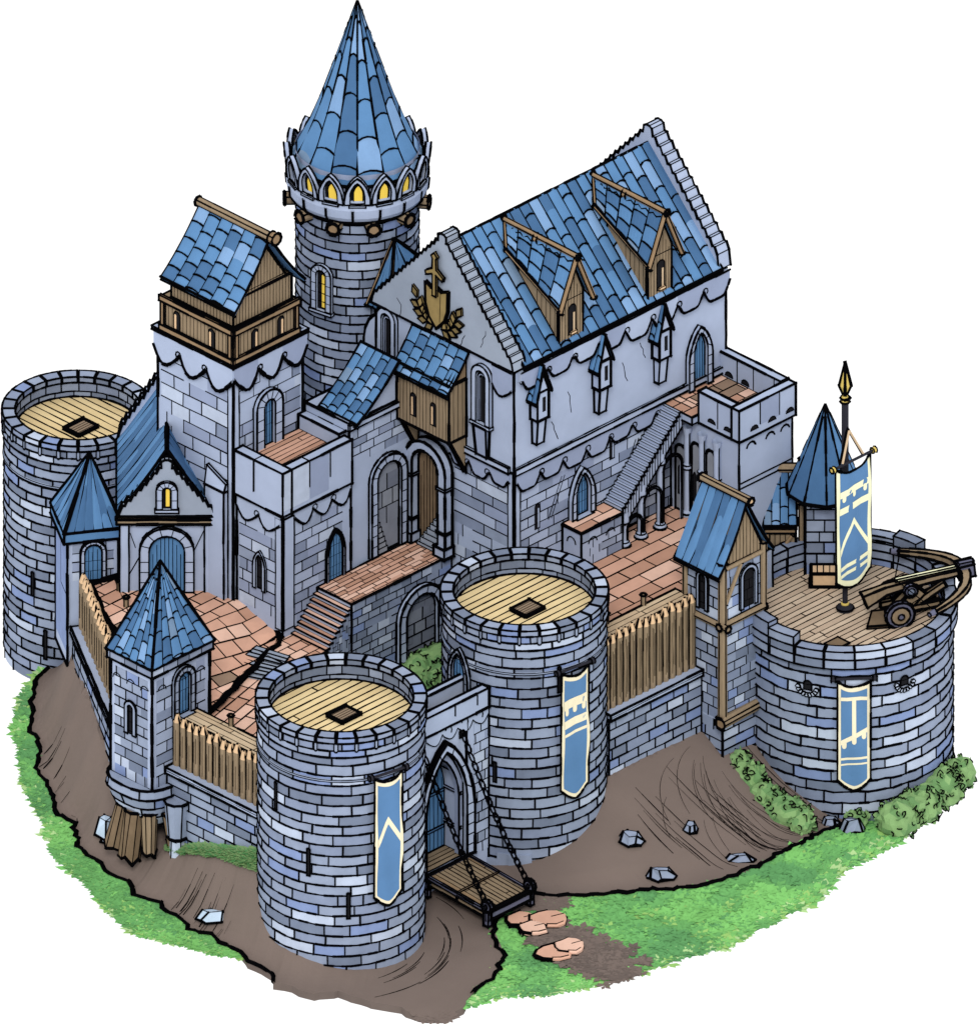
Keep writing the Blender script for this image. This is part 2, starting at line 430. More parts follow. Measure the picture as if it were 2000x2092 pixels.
# door from the gate walk into the tower
F = tangent(T2, 3.93, -3.05)
door(t2, F, 0, -.75, .95, 2.3, .26, .2, 'point', wallk='stone_mid', planks=4)
m = MB()
for i in range(22):    # ragged plaster foot
    a = math.radians(190+i*8); w = math.radians(8)
    arcblock(m, T2, 3.8, 4.02+R_.random()*.06, a, a+w, -9.8, -9.05+R_.uniform(-.25, .35), 'stone_mid', 2, .0)
m.build('footing', t2)

# ------------------------------------------------------------------ great tower
GC = (2.0, 12.6)
g = thing('tall_tower', 'tallest round tower with pointed blue cone roof and lit arched windows', 'tower', (GC[0], GC[1], -2))
m = MB(); bricks(m, cylf(GC, 2.94), 0, 2*PI*2.94, -2, 16.0, 1.4, .5, .036, STONE, sub=.42, loop=True, vjit=.015); m.build('wall', g)
m = MB()
m.lathe((*GC, 0), [(2.9, 15.75), (3.2, 15.8), (3.38, 16.1), (3.42, 16.55), (3.3, 16.85), (3.2, 17.0), (2.9, 17.0)], 'wall', 40, ((1, .06), (4, .05)))
for i in range(16):
    a = 2*PI*(i+.5)/16+.13; p = [V((GC[0]+rr*math.cos(a), GC[1]+rr*math.sin(a), z)) for rr, z in ((3.25, 15.85), (3.4, 16.15), (3.44, 16.55))]
    m.line(p, .045)
m.lathe((*GC, 0), [(2.95, 17.0), (3.0, 18.3)], 'wall_dark', 40)
m.build('crown', g)
NA = 16
for i in range(NA):
    a = -3*PI/4+2*PI*i/NA; n = V((math.cos(a), math.sin(a), 0)); F = Fr(V((*GC, 0))+n*2.98, V((-n.y, n.x, 0)), n)
    class Tilt(Fr):
        def P(s, u, v, w=0): return Fr.P(s, u, v, w+.08+(v-16.8)*.13)
    F = Tilt(F.o, F.u, F.n)
    m = MB(); arch_ring(m, F, 0, 16.85, .7, 1.3, .27, 'point', .26, 'wall', .036, False)
    m.fbox(F, (-.4, 16.75, .1), (.4, 16.87, .36), 'wall', .026)
    w = m.build('window', g)
    m = MB(); arch_panel(m, F, 0, 16.85, .7, 1.3, 'point', .06, 'dark', 0); arch_panel(m, F, .04, 16.92, .44, 1.0, 'point', .09, 'glow', .02)
    m.build('pane', w)
m = MB(); cone_roof(m, (*GC, 0), [(3.16, 17.72), (2.45, 19.05), (1.8, 20.75), (1.2, 22.55), (.6, 24.4), (.02, 26.2)], 14, 5, rot=-3*PI/4, r=.036, bulge=.03, rv=.03, arc=.1, jo=.5)
m.build('roof', g)
for i in range(11):
    a = -3*PI/4+2*PI*(i+.4)/11; d = V((math.cos(a), math.sin(a), 0)); p = V((*GC, 15.5))
    m = MB(); m.rod(p+d*2.6, p+d*3.5, .34, .32, 'wood', 10, .055, 'wood_warm'); m.build('beam', g)
F = tangent(GC, 2.94, -1.65); window(g, F, 0, 10.6, .55, 2.2, .3, .2, 'round', 'dark', 'wall', True, True, lit=(.42, .12))

# ------------------------------------------------------------------ keep
KR = Fr((0, 0, 0), (1, 0, 0), (0, -1, 0)); KL = Fr((0, 0, 0), (0, 1, 0), (-1, 0, 0))
KX, KY, KE, KS = 14.1, 9.1, 11.7, 6.1
k = thing('great_hall', 'great hall with long steep blue tiled roof and two big dormers', 'hall', (7, 4.5, -5))
m = MB(); m.box((0, 0, -6), (KX, KY, KS), 'wall', .05)
wall_bricks(m, KR, .3, KX, 0, KS-.7, 1.3, .55); wall_bricks(m, KL, .3, 4.0, -3, KS-.7, 1.5, .6)
m.fbox(KR, (0, 0, .02), (.32, KS, .1), 'wall', .03); m.fbox(KL, (0, -4, .02), (.32, KS, .1), 'wall', .03)
for u in (1.6, 3.0): pass
m.build('lower_wall', k)
m = MB(); m.box((-.12, -.12, KS), (KX+.12, KY, KE), 'wall', .05)
for (u, z) in ((3.5, 9.2), (7.2, 9.3), (8.4, 9.9), (2.4, 8.0)):     # hairline cracks in the plaster
    p = [KR.P(u, z, .13)]
    for i in range(4): p.append(p[-1]+V((R_.uniform(-.02, .16), 0, -R_.uniform(.2, .35))))
    m.line(p, .014)
m.build('upper_wall', k)
m = MB()
for F, L in ((KR, KX), (KL, 4.2)):
    m.fbox(F, (-.14 if F is KR else .15, KS-.05, .1), (L, KS+.28, .26), 'wall', .04)
    scallop(m, F, 0 if F is KR else .15, L, KS-.05, KS-1.05, 9 if F is KR else 3, .2, 'wall_dark', .04, .5, notch=.22)
m.build('string_course', k)
m = MB(); scallop(m, Fr((0, -.12, 0), (1, 0, 0), (0, -1, 0)), .1, KX+.1, KE, KE-1.15, 8, .28, 'wall', .045, .6, [('wall', 55), ('wall_dark', 35), ('stone_pale', 10)], notch=.26)
scallop(m, Fr((-.12, 0, 0), (0, 1, 0), (-1, 0, 0)), -.1, 1.2, KE, KE-1.5, 1, .16, 'wall_dark', .04, .5)
m.build('eaves_band', k)
RZ = 17.0
m = MB(); slope(m, (.35, -.35, KE+.2), (KX-.35, -.35, KE+.2), (KX-.35, KY/2, RZ), (.35, KY/2, RZ), 21, 5, 0, .1, r=.036, rv=.034, bulge=.05)
slope(m, (KX-.35, KY+.3, KE-.1), (.35, KY+.3, KE-.1), (.35, KY/2, RZ), (KX-.35, KY/2, RZ), 23, 6, 0, .2)
m.build('roof', k)
def stepped_gable(F, w, z0, z1, d0, d1, n, mk, lift=.45, side=None, rr=.045, zig=.0):
    mb = MB(); P = []
    for i in range(n):
        t0 = i/n; t1 = (i+1)/n
        P.append((w/2*t0, z0+(z1-z0)*t0+lift))
        if i < n-1: P.append((w/2*t0+w/2/n*.5, z0+(z1-z0)*t1+lift))
    P = [(-.1, z0)]+P; Q = [(w-u, v) for u, v in reversed(P)]
    pol = P+[(w/2-.27, z1+lift+.02), (w/2-.1, z1+lift+.12), (w/2+.1, z1+lift+.12), (w/2+.27, z1+lift+.02)]+Q
    mb.prism([F.P(u, v, d0) for u, v in pol], [F.P(u, v, d1) for u, v in pol], mk, 0)
    mb.line([F.P(u, v, d1) for u, v in pol], rr, True, .004); mb.line([F.P(u, v, d0) for u, v in pol], rr, True, .004)
    for u, v in pol: mb.seg(F.P(u, v, d0), F.P(u, v, d1), rr*.5)
    return mb
g1 = stepped_gable(Fr((0, -.15, 0), (0, 1, 0), (-1, 0, 0)), KY+.3, KE+.15, RZ, -.55, .32, 17, 'wall_grey')
for y, z in ((1.6, 13.4), (7.6, 12.8), (3.0, 12.6)):
    p = [V((-.325, y, z))]
    for i in range(4): p.append(p[-1]+V((0, R_.uniform(-.3, .2), -R_.uniform(.15, .3))))
    g1.line(p, .013)
ga = g1.build('gable', k)
stepped_gable(Fr((KX, -.15, 0), (0, 1, 0), (-1, 0, 0)), KY+.3, KE+.15, RZ, -.3, .5, 14, 'wall', .8).build('gable', k)
# crest on the gable: shield, sword and laurel
FG = Fr((-.32, 0, 0), (0, -1, 0), (-1, 0, 0))
def plate(mb, F, pol, d0, d1, kk, r=.03):
    mb.prism([F.P(u, v, d0) for u, v in pol], [F.P(u, v, d1) for u, v in pol], kk, 0)
    mb.line([F.P(u, v, d1) for u, v in pol], r, True, .003)
    if r >= .03: mb.line([F.P(u, v, d0+.01) for u, v in pol], r, True, .003)
cu, cz = -4.8, 13.6
m = MB(); plate(m, FG, [(cu-.75, cz+1.0), (cu-.35, cz+.82), (cu, cz+.95), (cu+.35, cz+.82), (cu+.75, cz+1.0), (cu+.72, cz-.1), (cu+.5, cz-.75), (cu, cz-1.3), (cu-.5, cz-.75), (cu-.72, cz-.1)], 0, .16, 'gold', .045)
m.line([FG.P(cu+.3, cz+.8, .165), FG.P(cu+.24, cz-.85, .165)], .014)
cr = m.build('crest', k)
m = MB(); plate(m, FG, [(cu-.12, cz+.55), (cu-.12, cz+1.75), (cu-.55, cz+1.55), (cu-.6, cz+1.75), (cu-.14, cz+2.05), (cu-.11, cz+2.6), (cu-.2, cz+2.75), (cu, cz+2.95), (cu+.2, cz+2.75), (cu+.11, cz+2.6), (cu+.14, cz+2.05), (cu+.6, cz+1.75), (cu+.55, cz+1.55), (cu+.12, cz+1.75), (cu+.12, cz+.55)], .16, .3, 'gold', .035)
m.build('sword', cr)
for sg in (-1, 1):
    m = MB()
    for i in range(5):
        t = i/4; u = cu+sg*(.3+1.05*t**.75); z = cz-1.25+.1*t+1.0*t*t; a = math.atan2(.15+1.9*t, 1.0)
        for q in ((-.75, .7) if i < 4 else (0,)):
            d = a+q; L = .66; nn = (-math.sin(d)*.2, math.cos(d)*.2)
            tip = (u+sg*math.cos(d)*L, z+math.sin(d)*L); md = (u+sg*math.cos(d)*L*.5, z+math.sin(d)*L*.5)
            plate(m, FG, [(u, z), (md[0]+sg*nn[0], md[1]+nn[1]), tip, (md[0]-sg*nn[0], md[1]-nn[1])], .0, .08+.012*i+(.02 if q > 0 else 0), 'gold' if q > 0 else 'gold_dark', .03)
    m.build('laurel', cr)
# dormers
for xc in (3.7, 9.7):
    fy = -.16; DF = Fr((xc, fy, 0), (1, 0, 0), (0, -1, 0))
    m = MB()
    for q in (-.8, .8):
        a, b = sorted((xc+q, xc+q-.06*(1 if q > 0 else -1)))
        m.prism([(a, fy+.12, 12.0), (b, fy+.12, 12.0), (b, 2.6, 14.7), (a, 2.6, 14.7)], [(a, fy+.12, 14.5), (b, fy+.12, 14.5), (b, 2.6, 15.7), (a, 2.6, 15.7)], 'wood', .04)
        for e in range(1, 6): m.line([(xc+q*1.008, fy+e*.3, 12.1+e*.28), (xc+q*1.008, fy+e*.3, 14.1+e*.1)], .012)
    P = [(-.8, 11.95), (.8, 11.95), (.8, 14.6), (0, 16.5), (-.8, 14.6)]
    m.prism([DF.P(u, v, -.12) for u, v in P], [DF.P(u, v, 0) for u, v in P], 'wood', .045)
    for q in range(1, 8): m.line([DF.P(-.8+.2*q, 12.0, .006), DF.P(-.8+.2*q, 14.0+1.9*(1-abs(q-4)/4), .006)], .011)
    m.line([DF.P(-.8, 14.3, .008), DF.P(.8, 14.3, .008)], .016)
    dm = m.build('dormer', k)
    m = MB()
    for q in (-1, 1):
        A = V((xc+q*1.08, fy-.32, 14.2)); D = V((xc, fy-.32, 16.7)); B = V((xc+q*1.0, 3.3, 16.05)); C = V((xc, 4.35, 16.75))
        slope(m, A, B, C, D, 5, 3, .1, .12, r=.034, rv=.03)
    m.build('dormer_roof', dm)
    m = MB()
    for q in (-1, 1):
        m.rod((xc, fy-.4, 16.75), (xc+q*1.14, fy-.4, 14.05), .13, .13, 'wood_warm', 6, .045)
        m.rod((xc+q*1.1, fy-.38, 14.15), (xc+q*1.02, 3.25, 16.0), .09, .08, 'wood_warm', 6, .045); m.rod((xc+q*1.02, 3.25, 16.0), (xc, 4.4, 16.8), .08, .08, 'wood_warm', 6, .045)
    m.rod((xc, fy-.5, 16.78), (xc, 4.4, 16.85), .17, .15, 'wood_warm', 8, .05)
    m.rod((xc, 2.0, 16.7), (xc, 2.25, 16.71), .22, .22, 'wood_warm', 8, .035)
    for y in [fy-.2+.5*e for e in range(9)]: m.line([(xc-.12, y, 16.52+.04*y), (xc-.17, y+.25, 16.42+.04*y), (xc-.12, y+.5, 16.52+.04*y)], .03)
    m.build('bargeboard', dm)
    m = MB(); slit(m, DF, .05, 12.35, .52, 1.6, None, .02); m.fbox(DF, (-.12, 12.35, .02), (.3, 12.5, .12), 'wood_cut', .02); m.fbox(DF, (.1, 12.5, .03), (.2, 13.5, .06), 'plank', 0)
    m.build('window', dm)
# bartizans
for xc in (1.35, 5.55, 9.6):
    BF = Fr((xc, -.12, 0), (1, 0, 0), (0, -1, 0))
    m = MB(); P0 = [(-.38, 0), (.38, 0), (.38, .5), (-.38, .5)]
    m.prism([BF.P(u, 8.75, w) for u, w in P0], [BF.P(u, 10.3, w) for u, w in P0], 'wall', .05)
    m.prism([BF.P(-.38, 10.3, 0), BF.P(.38, 10.3, 0), BF.P(.38, 10.3, .5), BF.P(-.38, 10.3, .5)], [BF.P(-.04, 11.6, 0), BF.P(.04, 11.6, 0), BF.P(.04, 11.3, .45), BF.P(-.04, 11.3, .45)], 'wall', .045)
    b = m.build('bartizan', k)
    m = MB(); slope(m, BF.P(-.6, 9.85, 0), BF.P(-.6, 9.85, .66), BF.P(.02, 11.7, .5), BF.P(.02, 11.7, 0), 2, 1, .1, .1, ROOFB, r=.03, eave=True)
    slope(m, BF.P(.48, 10.3, .6), BF.P(.48, 10.3, 0), BF.P(.02, 11.7, 0), BF.P(.02, 11.7, .5), 2, 1, .0, .1, [('wall', 1)], r=.02)
    m.build('bartizan_roof', b)
    m = MB(); m.prism([BF.P(-.24, 7.35, 0), BF.P(.24, 7.35, 0), BF.P(.24, 7.35, .3), BF.P(-.24, 7.35, .3)], [BF.P(u*.72, 8.75, w*.85) for u, w in P0], 'wall', .045); m.build('corbel', b)
    m = MB(); m.fbox(BF, (-.02, 9.2, .48), (.14, 9.95, .515), 'dark', .016); m.build('arrow_slit', b)
# keep windows and doors
KL2 = Fr((-.12, 0, 0), (0, 1, 0), (-1, 0, 0)); KR2 = Fr((0, -.12, 0), (1, 0, 0), (0, -1, 0))
for y, z, h in ((1.95, 8.15, 2.9), (8.35, 8.9, 2.7)):
    w = window(k, KL2, y, z, .62, h, .3, .22, 'round', 'dark', 'wall', True)
    m = MB(); arch_ring(m, KL2, y, z+.05, .34, h-.35, .13, 'round', .1, 'wall_dark', .026, False); m.build('inner_frame', w)
    if y < 3:
        m = MB(); m.prism([KL2.P(y-.35, 6.35, 0), KL2.P(y+.35, 6.35, 0), KL2.P(y+.35, 6.35, .15), KL2.P(y-.35, 6.35, .15)], [KL2.P(y-.42, 7.98, 0), KL2.P(y+.42, 7.98, 0), KL2.P(y+.42, 7.98, .28), KL2.P(y-.42, 7.98, .28)], 'wall_dark', .05); m.build('corbel', w)
m = MB(); P = [(9.13, 3), (9.95, 3), (9.95, 9.6), (9.85, 10.2), (9.6, 10.75), (9.3, 11.1), (9.13, 11.2)]
m.prism([V((.6, y, z)) for y, z in P], [V((-.22, y, z)) for y, z in P], 'wall', .05, sharp=60); m.line([(-.23, 9.95, 9.0), (-.23, 9.13, 8.8)], .02); m.build('buttress', k)
door(k, KR, 4.45, 2.02, .95, 2.35, .3, .3, 'point', sill=True, planks=5)
door(k, KR2, 12.3, 5.95, .9, 3.0, .34, .25, 'point', planks=5)
for x, z in ((1.55, 2.4), (6.6, 4.2)):
    m = MB(); slit(m, KR, x, z, .3, 1.35, 'wall', .03); m.build('loophole', k)
for x in (2.3, 7.3):      # carved braces under the band
    m = MB(); m.line([KR.P(x, 2.6, .03), KR.P(x+.9, 4.6, .03)], .016); m.line([KR.P(x+.2, 2.6, .03), KR.P(x+1.1, 4.6, .03)], .014); m.build('wall_brace', k)

# roof turret squeezed behind the gable
t = thing('stair_turret', 'little blue pointed roof squeezed between stepped gable and tall tower', 'turret', (2.5, 9.9, 0))
m = MB(); m.box((.45, 9.15, -3), (4.0, 9.85, 11.4), 'wall', .05); m.build('wall', t)
m = MB(); ap = V((1.1, 9.2, 14.8)); bs = [V((.05, 8.5, 11.3)), V((4.8, 8.5, 11.3)), V((4.8, 9.95, 11.3)), V((.05, 9.95, 11.3))]
for i in range(4):
    tiles(m, bil(bs[i], bs[(i+1) % 4], ap, ap, .25 if i == 0 else .1), 4, 1, [('roof_mid', 3), ('roof_dark', 1)], r=.03, pc=0); m.line([bs[i], ap], .055); m.line([bs[i], bs[(i+1) % 4]], .05)
m.rod(bs[3], ap, .12, .1, 'wood_warm', 6, .05); m.rod(bs[0], ap, .07, .07, 'wood_warm', 6, .05); m.build('roof', t)

# ------------------------------------------------------------------ gate hall of the keep: timber box over two arches
t = thing('timber_gatehouse', 'brown timber oriel with blue tiled lean-to roof over tall arched doorway', 'gatehouse', (-.6, 5, 0))
GL = Fr((-1.3, 0, 0), (0, 1, 0), (-1, 0, 0))
m = MB(); m.box((-1.3, 3.1, 6.95), (-.13, 6.62, 10.1), 'wood', .055)
m.prism([(-1.3, 3.1, 10.1), (-.13, 3.1, 10.1), (-.13, 3.3, 10.1), (-1.3, 3.3, 10.1)], [(-1.28, 3.1, 10.15), (-.13, 3.1, 11.3), (-.13, 3.3, 11.3), (-1.28, 3.3, 10.15)], 'wood_warm', .04)
for i in range(1, 16): m.line([GL.P(3.1+i*.22, 7.0, .005), GL.P(3.1+i*.22, 10.0, .005)], .011)
for i in range(1, 4): m.line([(-1.3+i*.3, 3.093, 7.0), (-1.3+i*.3, 3.093, 10.0)], .011)
b = m.build('timber_box', t)
for y in (5.5, 4.15):
    m = MB(); slit(m, GL, y, 7.55, .34, 1.25); m.build('window', b)
m = MB(); slope(m, (-1.6, 6.75, 9.75), (-1.6, 2.95, 9.75), (-.1, 2.95, 11.6), (-.1, 6.75, 11.6), 6, 4, .12, .14); m.build('roof', t)
for y in (6.45, 3.2):
    m = MB(); m.prism([(-.14, y-.1, 4.9), (-.13, y-.1, 4.9), (-.13, y+.1, 4.9), (-.14, y+.1, 4.9)], [(-1.2, y-.1, 6.95), (-.13, y-.1, 6.95), (-.13, y+.1, 6.95), (-1.2, y+.1, 6.95)], 'wood', .045)
    m.build('bracket', t)
AF = Fr((-.13, 0, 0), (0, 1, 0), (-1, 0, 0))
m = MB(); arch_panel(m, AF, 5.42, 0, 1.75, 5.3, 'round', .04, 'wood_dark', .05, 9)
d_ = m.build('door', t)
m = MB(); arch_ring(m, AF, 5.42, 0, 1.75, 5.3, .5, 'round', .5, 'wall', .055, False)
for s in (-1, 1):
    y = 5.42+s*1.12
    for z, h in ((3.6, .14), (1.2, .12)):
        m.fbox(AF, (y-.3, z, .02), (y+.3, z+h, .56), 'wall', .04)
    m.fbox(AF, (y-.36, -.05, .02), (y+.36, .5, .66), 'wall', .05)
m.build('arch', t)
m = MB()
for i in range(8): m.box((-.62+i*.05, 4.57, .0), (-.17, 5.95-i*.17, .18+i*.28), 'wall_grey', .022)
m.build('step', t)

# wing with lean-to roof beside it
t = thing('side_wing', 'small stone wing with blue lean-to roof beside the timber oriel', 'building', (-2.5, 8, 0))
m = MB(); WF = Fr((0, 6.62, 0), (1, 0, 0), (0, -1, 0))
m.prism([(-4.55, 6.62, -3), (-.14, 6.62, -3), (-.14, 9.6, -3), (-4.55, 9.6, -3)], [(-4.55, 6.62, 7.95), (-.14, 6.62, 7.95), (-.14, 9.6, 7.95), (-4.55, 9.6, 7.95)], 'wall', .05)
m.prism([(-4.0, 6.62, 7.95), (-1.35, 6.62, 7.95), (-1.35, 8.7, 7.95), (-4.0, 8.7, 7.95)], [(-3.95, 6.62, 8.0), (-1.35, 6.62, 10.1), (-1.35, 8.7, 10.1), (-3.95, 8.7, 8.0)], 'wall', .045)
wall_bricks(m, WF, -4.3, -.3, 5.6, 7.4, 1.0, .5, .018)
m.fbox(WF, (-4.6, 7.6, .01), (-1.2, 7.9, .14), 'wall', .035)
m.build('wall', t)
m = MB(); slope(m, (-4.35, 8.85, 7.95), (-4.35, 6.25, 7.95), (-1.5, 6.25, 10.35), (-1.5, 8.85, 10.35), 5, 5, .15, .16); m.build('roof', t)
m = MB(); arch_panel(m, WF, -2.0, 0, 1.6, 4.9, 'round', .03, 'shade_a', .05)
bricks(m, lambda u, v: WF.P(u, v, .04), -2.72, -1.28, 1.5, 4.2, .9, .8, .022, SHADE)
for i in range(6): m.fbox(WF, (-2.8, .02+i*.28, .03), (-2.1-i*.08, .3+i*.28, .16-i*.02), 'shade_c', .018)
o = m.build('archway', t)
m = MB(); arch_ring(m, WF, -2.0, 0, 1.6, 4.9, .4, 'round', .22, 'wall', .045, True); m.build('arch', o)

# ------------------------------------------------------------------ terrace tower (low block with red roof terrace)
t = thing('terrace_tower', 'low square stone block with red plank roof terrace and parapet', 'tower', (-7, 8, -1))
LX, RX, FY, BY = -9.2, -4.6, 6.45, 9.55
m = MB(); m.box((LX, FY, -5), (RX, BY, 5.2), 'wall', .055)
TL = Fr((LX, 0, 0), (0, 1, 0), (-1, 0, 0)); TR = Fr((0, FY, 0), (1, 0, 0), (0, -1, 0))
wall_bricks(m, TL, FY+.5, BY-.2, -1, 3.9, 1.15, .58); wall_bricks(m, TR, LX+.75, RX-.6, -1.5, 4.0, 1.1, .55)
m.fbox(TR, (LX+.02, -1.5, .015), (LX+.7, 4.6, .07), 'wall', .03); m.fbox(TL, (FY+.02, -1.5, .015), (FY+.42, 4.6, .07), 'wall', .03)
m.build('wall', t)
m = MB(); e = .2
for a, b in (((LX-e, FY-e, 4.9), (LX+.4, BY, 7.3)), ((LX+.4, FY-e, 4.9), (RX-.1, FY+.35, 7.3)), ((RX-.45, FY+.35, 4.9), (RX+.1, BY, 7.5))):
    m.box(a, b, 'wall', .05)
F = Fr((0, FY-e, 0), (1, 0, 0), (0, -1, 0)); G = Fr((LX-e, 0, 0), (0, 1, 0), (-1, 0, 0))
m.fbox(F, (LX-e+.04, 5.2, .004), (LX+1.6, 7.25, .02), 'stone_pale', 0); m.fbox(F, (LX+1.65, 5.2, .004), (LX+2.9, 7.25, .02), 'wall_dark', 0)
for u in (LX+1.6, LX+3.0): m.line([F.P(u, 7.3, .03), F.P(u, 5.9, .03)], .03)
for u in (8.2,): m.line([G.P(u, 7.3, .03), G.P(u, 5.6, .03)], .04); m.line([G.P(u, 7.3, .0), G.P(u, 7.3, -.5)], .03)
m.line([F.P(LX+1.6, 7.3, 0), F.P(LX+1.6, 7.3, -.5)], .03)
m.build('parapet', t)
m = MB(); scallop(m, TL, FY+.1, BY-.1, 4.9, 3.7, 2, .1, 'wall', .04, .6); scallop(m, TR, LX+.7, RX-.1, 4.9, 3.9, 3, .1, 'wall', .04, .6); m.build('corbel_band', t)
m = MB(); paving(m, [(LX+.4, FY+.3), (RX-.45, FY+.3), (RX-.45, BY), (LX+.4, BY)], 6.72, 12, .3, 0, BRICK[:1]+BRICK[2:3], .016, .1); m.build('terrace_floor', t)
window(t, TL, 7.95, .2, .42, 1.9, .2, .14, 'point', 'dark', 'wall', False)
door(t, TR, -5.7, -.1, .95, 2.7, .14, .12, 'point', planks=5)

# ------------------------------------------------------------------ square tower with timber top
t = thing('square_tower', 'square stone tower with brown timber top storey and sagging blue roof', 'tower', (-7, 12, -1))
LX, RX, FY, BY = -9.4, -4.7, 9.6, 14.7
SL = Fr((LX, 0, 0), (0, 1, 0), (-1, 0, 0)); SR = Fr((0, FY, 0), (1, 0, 0), (0, -1, 0))
m = MB(); m.box((LX, FY, -4), (RX, BY, 12.0), 'wall', .055)
wall_bricks(m, SL, FY+.35, BY-.25, 4.0, 11.2, 1.5, .72, .024); wall_bricks(m, SR, LX+.4, RX-.2, 6.5, 11, 1.3, .66, .02)
m.fbox(SL, (FY+.01, -2, .015), (FY+.3, 12, .06), 'wall', .03); m.fbox(SR, (LX+.01, 6.5, .015), (LX+.34, 12, .06), 'wall', .03)
for a in ((9.95, 0.6, 10.5, 3.0), (10.3, -.6, 9.7, 1.6)): m.line([SL.P(a[0], a[1], .02), SL.P(a[2], a[3], .02)], .016)
m.build('wall', t)
m = MB(); scallop(m, SL, FY-.15, BY+.1, 12.0, 10.3, 3, .2, 'wall', .055, .85, [('wall', 70), ('wall_dark', 30)]); scallop(m, SR, LX-.15, RX+.1, 12.0, 10.4, 3, .2, 'wall', .055, .85, [('wall', 70), ('wall_dark', 30)])
m.box((LX-.22, FY-.22, 11.9), (RX+.2, BY+.2, 12.1), 'wall', .04); m.build('corbel_band', t)
SB, SR0 = BY, RX; BY = 14.25; RX = -5.25
m = MB(); m.box((LX-.1, FY-.1, 12.1), (RX+.1, BY+.1, 13.95), 'wood', .05)
SL2 = Fr((LX-.1, 0, 0), (0, 1, 0), (-1, 0, 0)); SR2 = Fr((0, FY-.1, 0), (1, 0, 0), (0, -1, 0))
for F, a, b in ((SL2, FY-.1, BY+.1), (SR2, LX-.1, RX+.1)):
    for z0, z1 in ((12.1, 12.4), (13.7, 14.0)): m.fbox(F, (a-.12, z0, .0), (b+.05, z1, .14), 'wood_warm', .04)
    for u in (a+.02, b-.25): m.fbox(F, (u, 12.4, 0), (u+.22, 13.7, .12), 'wood_warm', .035)
    n = int((b-a)/.24)
    for i in range(2, n-1): m.line([F.P(a+(b-a)*i/n, 12.42, .006), F.P(a+(b-a)*i/n, 13.68, .006)], .011)
b = m.build('timber_gallery', t)
for F, us in ((SL2, (FY+1.35, FY+3.7)), (SR2, (LX+1.35, LX+3.1))):
    for u in us:
        m = MB(); slit(m, F, u, 12.45, .42, 1.0); m.build('window', b)
BY = 14.0
m = MB(); m.box((LX+.1, FY+.1, 13.95), (RX-.1, BY-.1, 15.4), 'wood', .05)
xm = (LX+RX)/2
m.prism([(LX+.45, FY+.1, 15.4), (RX-.45, FY+.1, 15.4), (RX-.45, BY-.1, 15.4), (LX+.45, BY-.1, 15.4)], [(xm-.05, FY+.1, 17.9), (xm+.05, FY+.1, 17.9), (xm+.05, BY-.1, 17.9), (xm-.05, BY-.1, 17.9)], 'wood', .045)
for i in range(1, 19):
    x = LX+.1+(RX-LX-.2)*i/19; m.line([(x, FY+.09, 14.0), (x, FY+.09, 15.5+2.3*(1-abs(2*i/19-1)))], .011)
    y = FY+.1+(BY-FY-.2)*i/19; m.line([(LX+.09, y, 14.0), (LX+.09, y, 15.5)], .011)
m.line([(LX+.1, FY+.085, 15.6), (RX-.1, FY+.085, 15.6)], .016)
m.build('timber_storey', t)
m = MB()
slope(m, (LX-.3, BY+.2, 15.1), (LX-.3, FY-.4, 15.1), (xm, FY-.4, 18.35), (xm, BY-.1, 18.35), 6, 5, .2, .16, bulge=.08, r=.036)
slope(m, (RX+.3, FY-.4, 15.1), (RX+.3, BY+.2, 15.1), (xm, BY-.1, 18.35), (xm, FY-.4, 18.35), 6, 5, .2, .16, bulge=.08)
r_ = m.build('roof', t)
RX = SR0; BY = SB
m = MB(); m.rod((xm, FY-.65, 18.4), (xm, 14.05, 18.4), .22, .22, 'wood', 10, .05); m.rod((xm, FY-.85, 18.42), (xm, FY-.5, 18.42), .32, .28, 'wood_warm', 10, .045); m.build('ridge_beam', r_)
door(t, SR, -7.16, 6.6, .72, 2.65, .52, .26, 'round', planks=4)

# ------------------------------------------------------------------ chapel turned towards us
ax = V((1, 1, 0)).normalized(); pr = V((1, -1, 0)).normalized(); c0 = V((-11.05, 12.45, 0))
CF = Fr(c0, pr, -ax)
t = thing('chapel', 'chapel with steep plain blue roof, stepped front gable and lit window', 'chapel', (-11, 12.5, -1))
m = MB(); hw = 2.25; L = 7.0
def cp(u, d, z): return c0+pr*u+ax*d+V((0, 0, z))
m.prism([cp(-hw, 0, -4), cp(hw, 0, -4), cp(hw, L, -4), cp(-hw, L, -4)], [cp(-hw, 0, 3.3), cp(hw, 0, 3.3), cp(hw, L, 3.3), cp(-hw, L, 3.3)], 'wall', .05)
for s in (-1, 1): m.fbox(CF, (s*hw-.22*(1+s), -2, .01), (s*hw+.22*(1-s), 2.9, .14), 'wall', .035)
for a in ((-1.9, -.3, -1.2, 1.1), (1.3, 1.2, 1.8, 2.4), (-1.5, 1.4, -1.75, 2.2)): m.line([CF.P(a[0], a[1], .01), CF.P(a[2], a[3], .01)], .018)
m.fbox(CF, (-hw-.15, 2.82, .0), (hw+.25, 3.08, .28), 'wood', .05)
m.build('wall', t)
m = MB()
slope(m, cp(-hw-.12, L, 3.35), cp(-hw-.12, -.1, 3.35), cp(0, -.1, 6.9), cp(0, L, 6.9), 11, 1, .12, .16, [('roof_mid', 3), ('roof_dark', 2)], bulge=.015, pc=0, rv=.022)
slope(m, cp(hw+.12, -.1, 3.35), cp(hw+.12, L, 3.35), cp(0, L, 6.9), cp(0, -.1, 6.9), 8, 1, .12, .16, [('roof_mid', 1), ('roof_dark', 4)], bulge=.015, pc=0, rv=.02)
m.line([cp(0, -.1, 6.95), cp(0, L, 6.95)], .06)
m.build('roof', t)
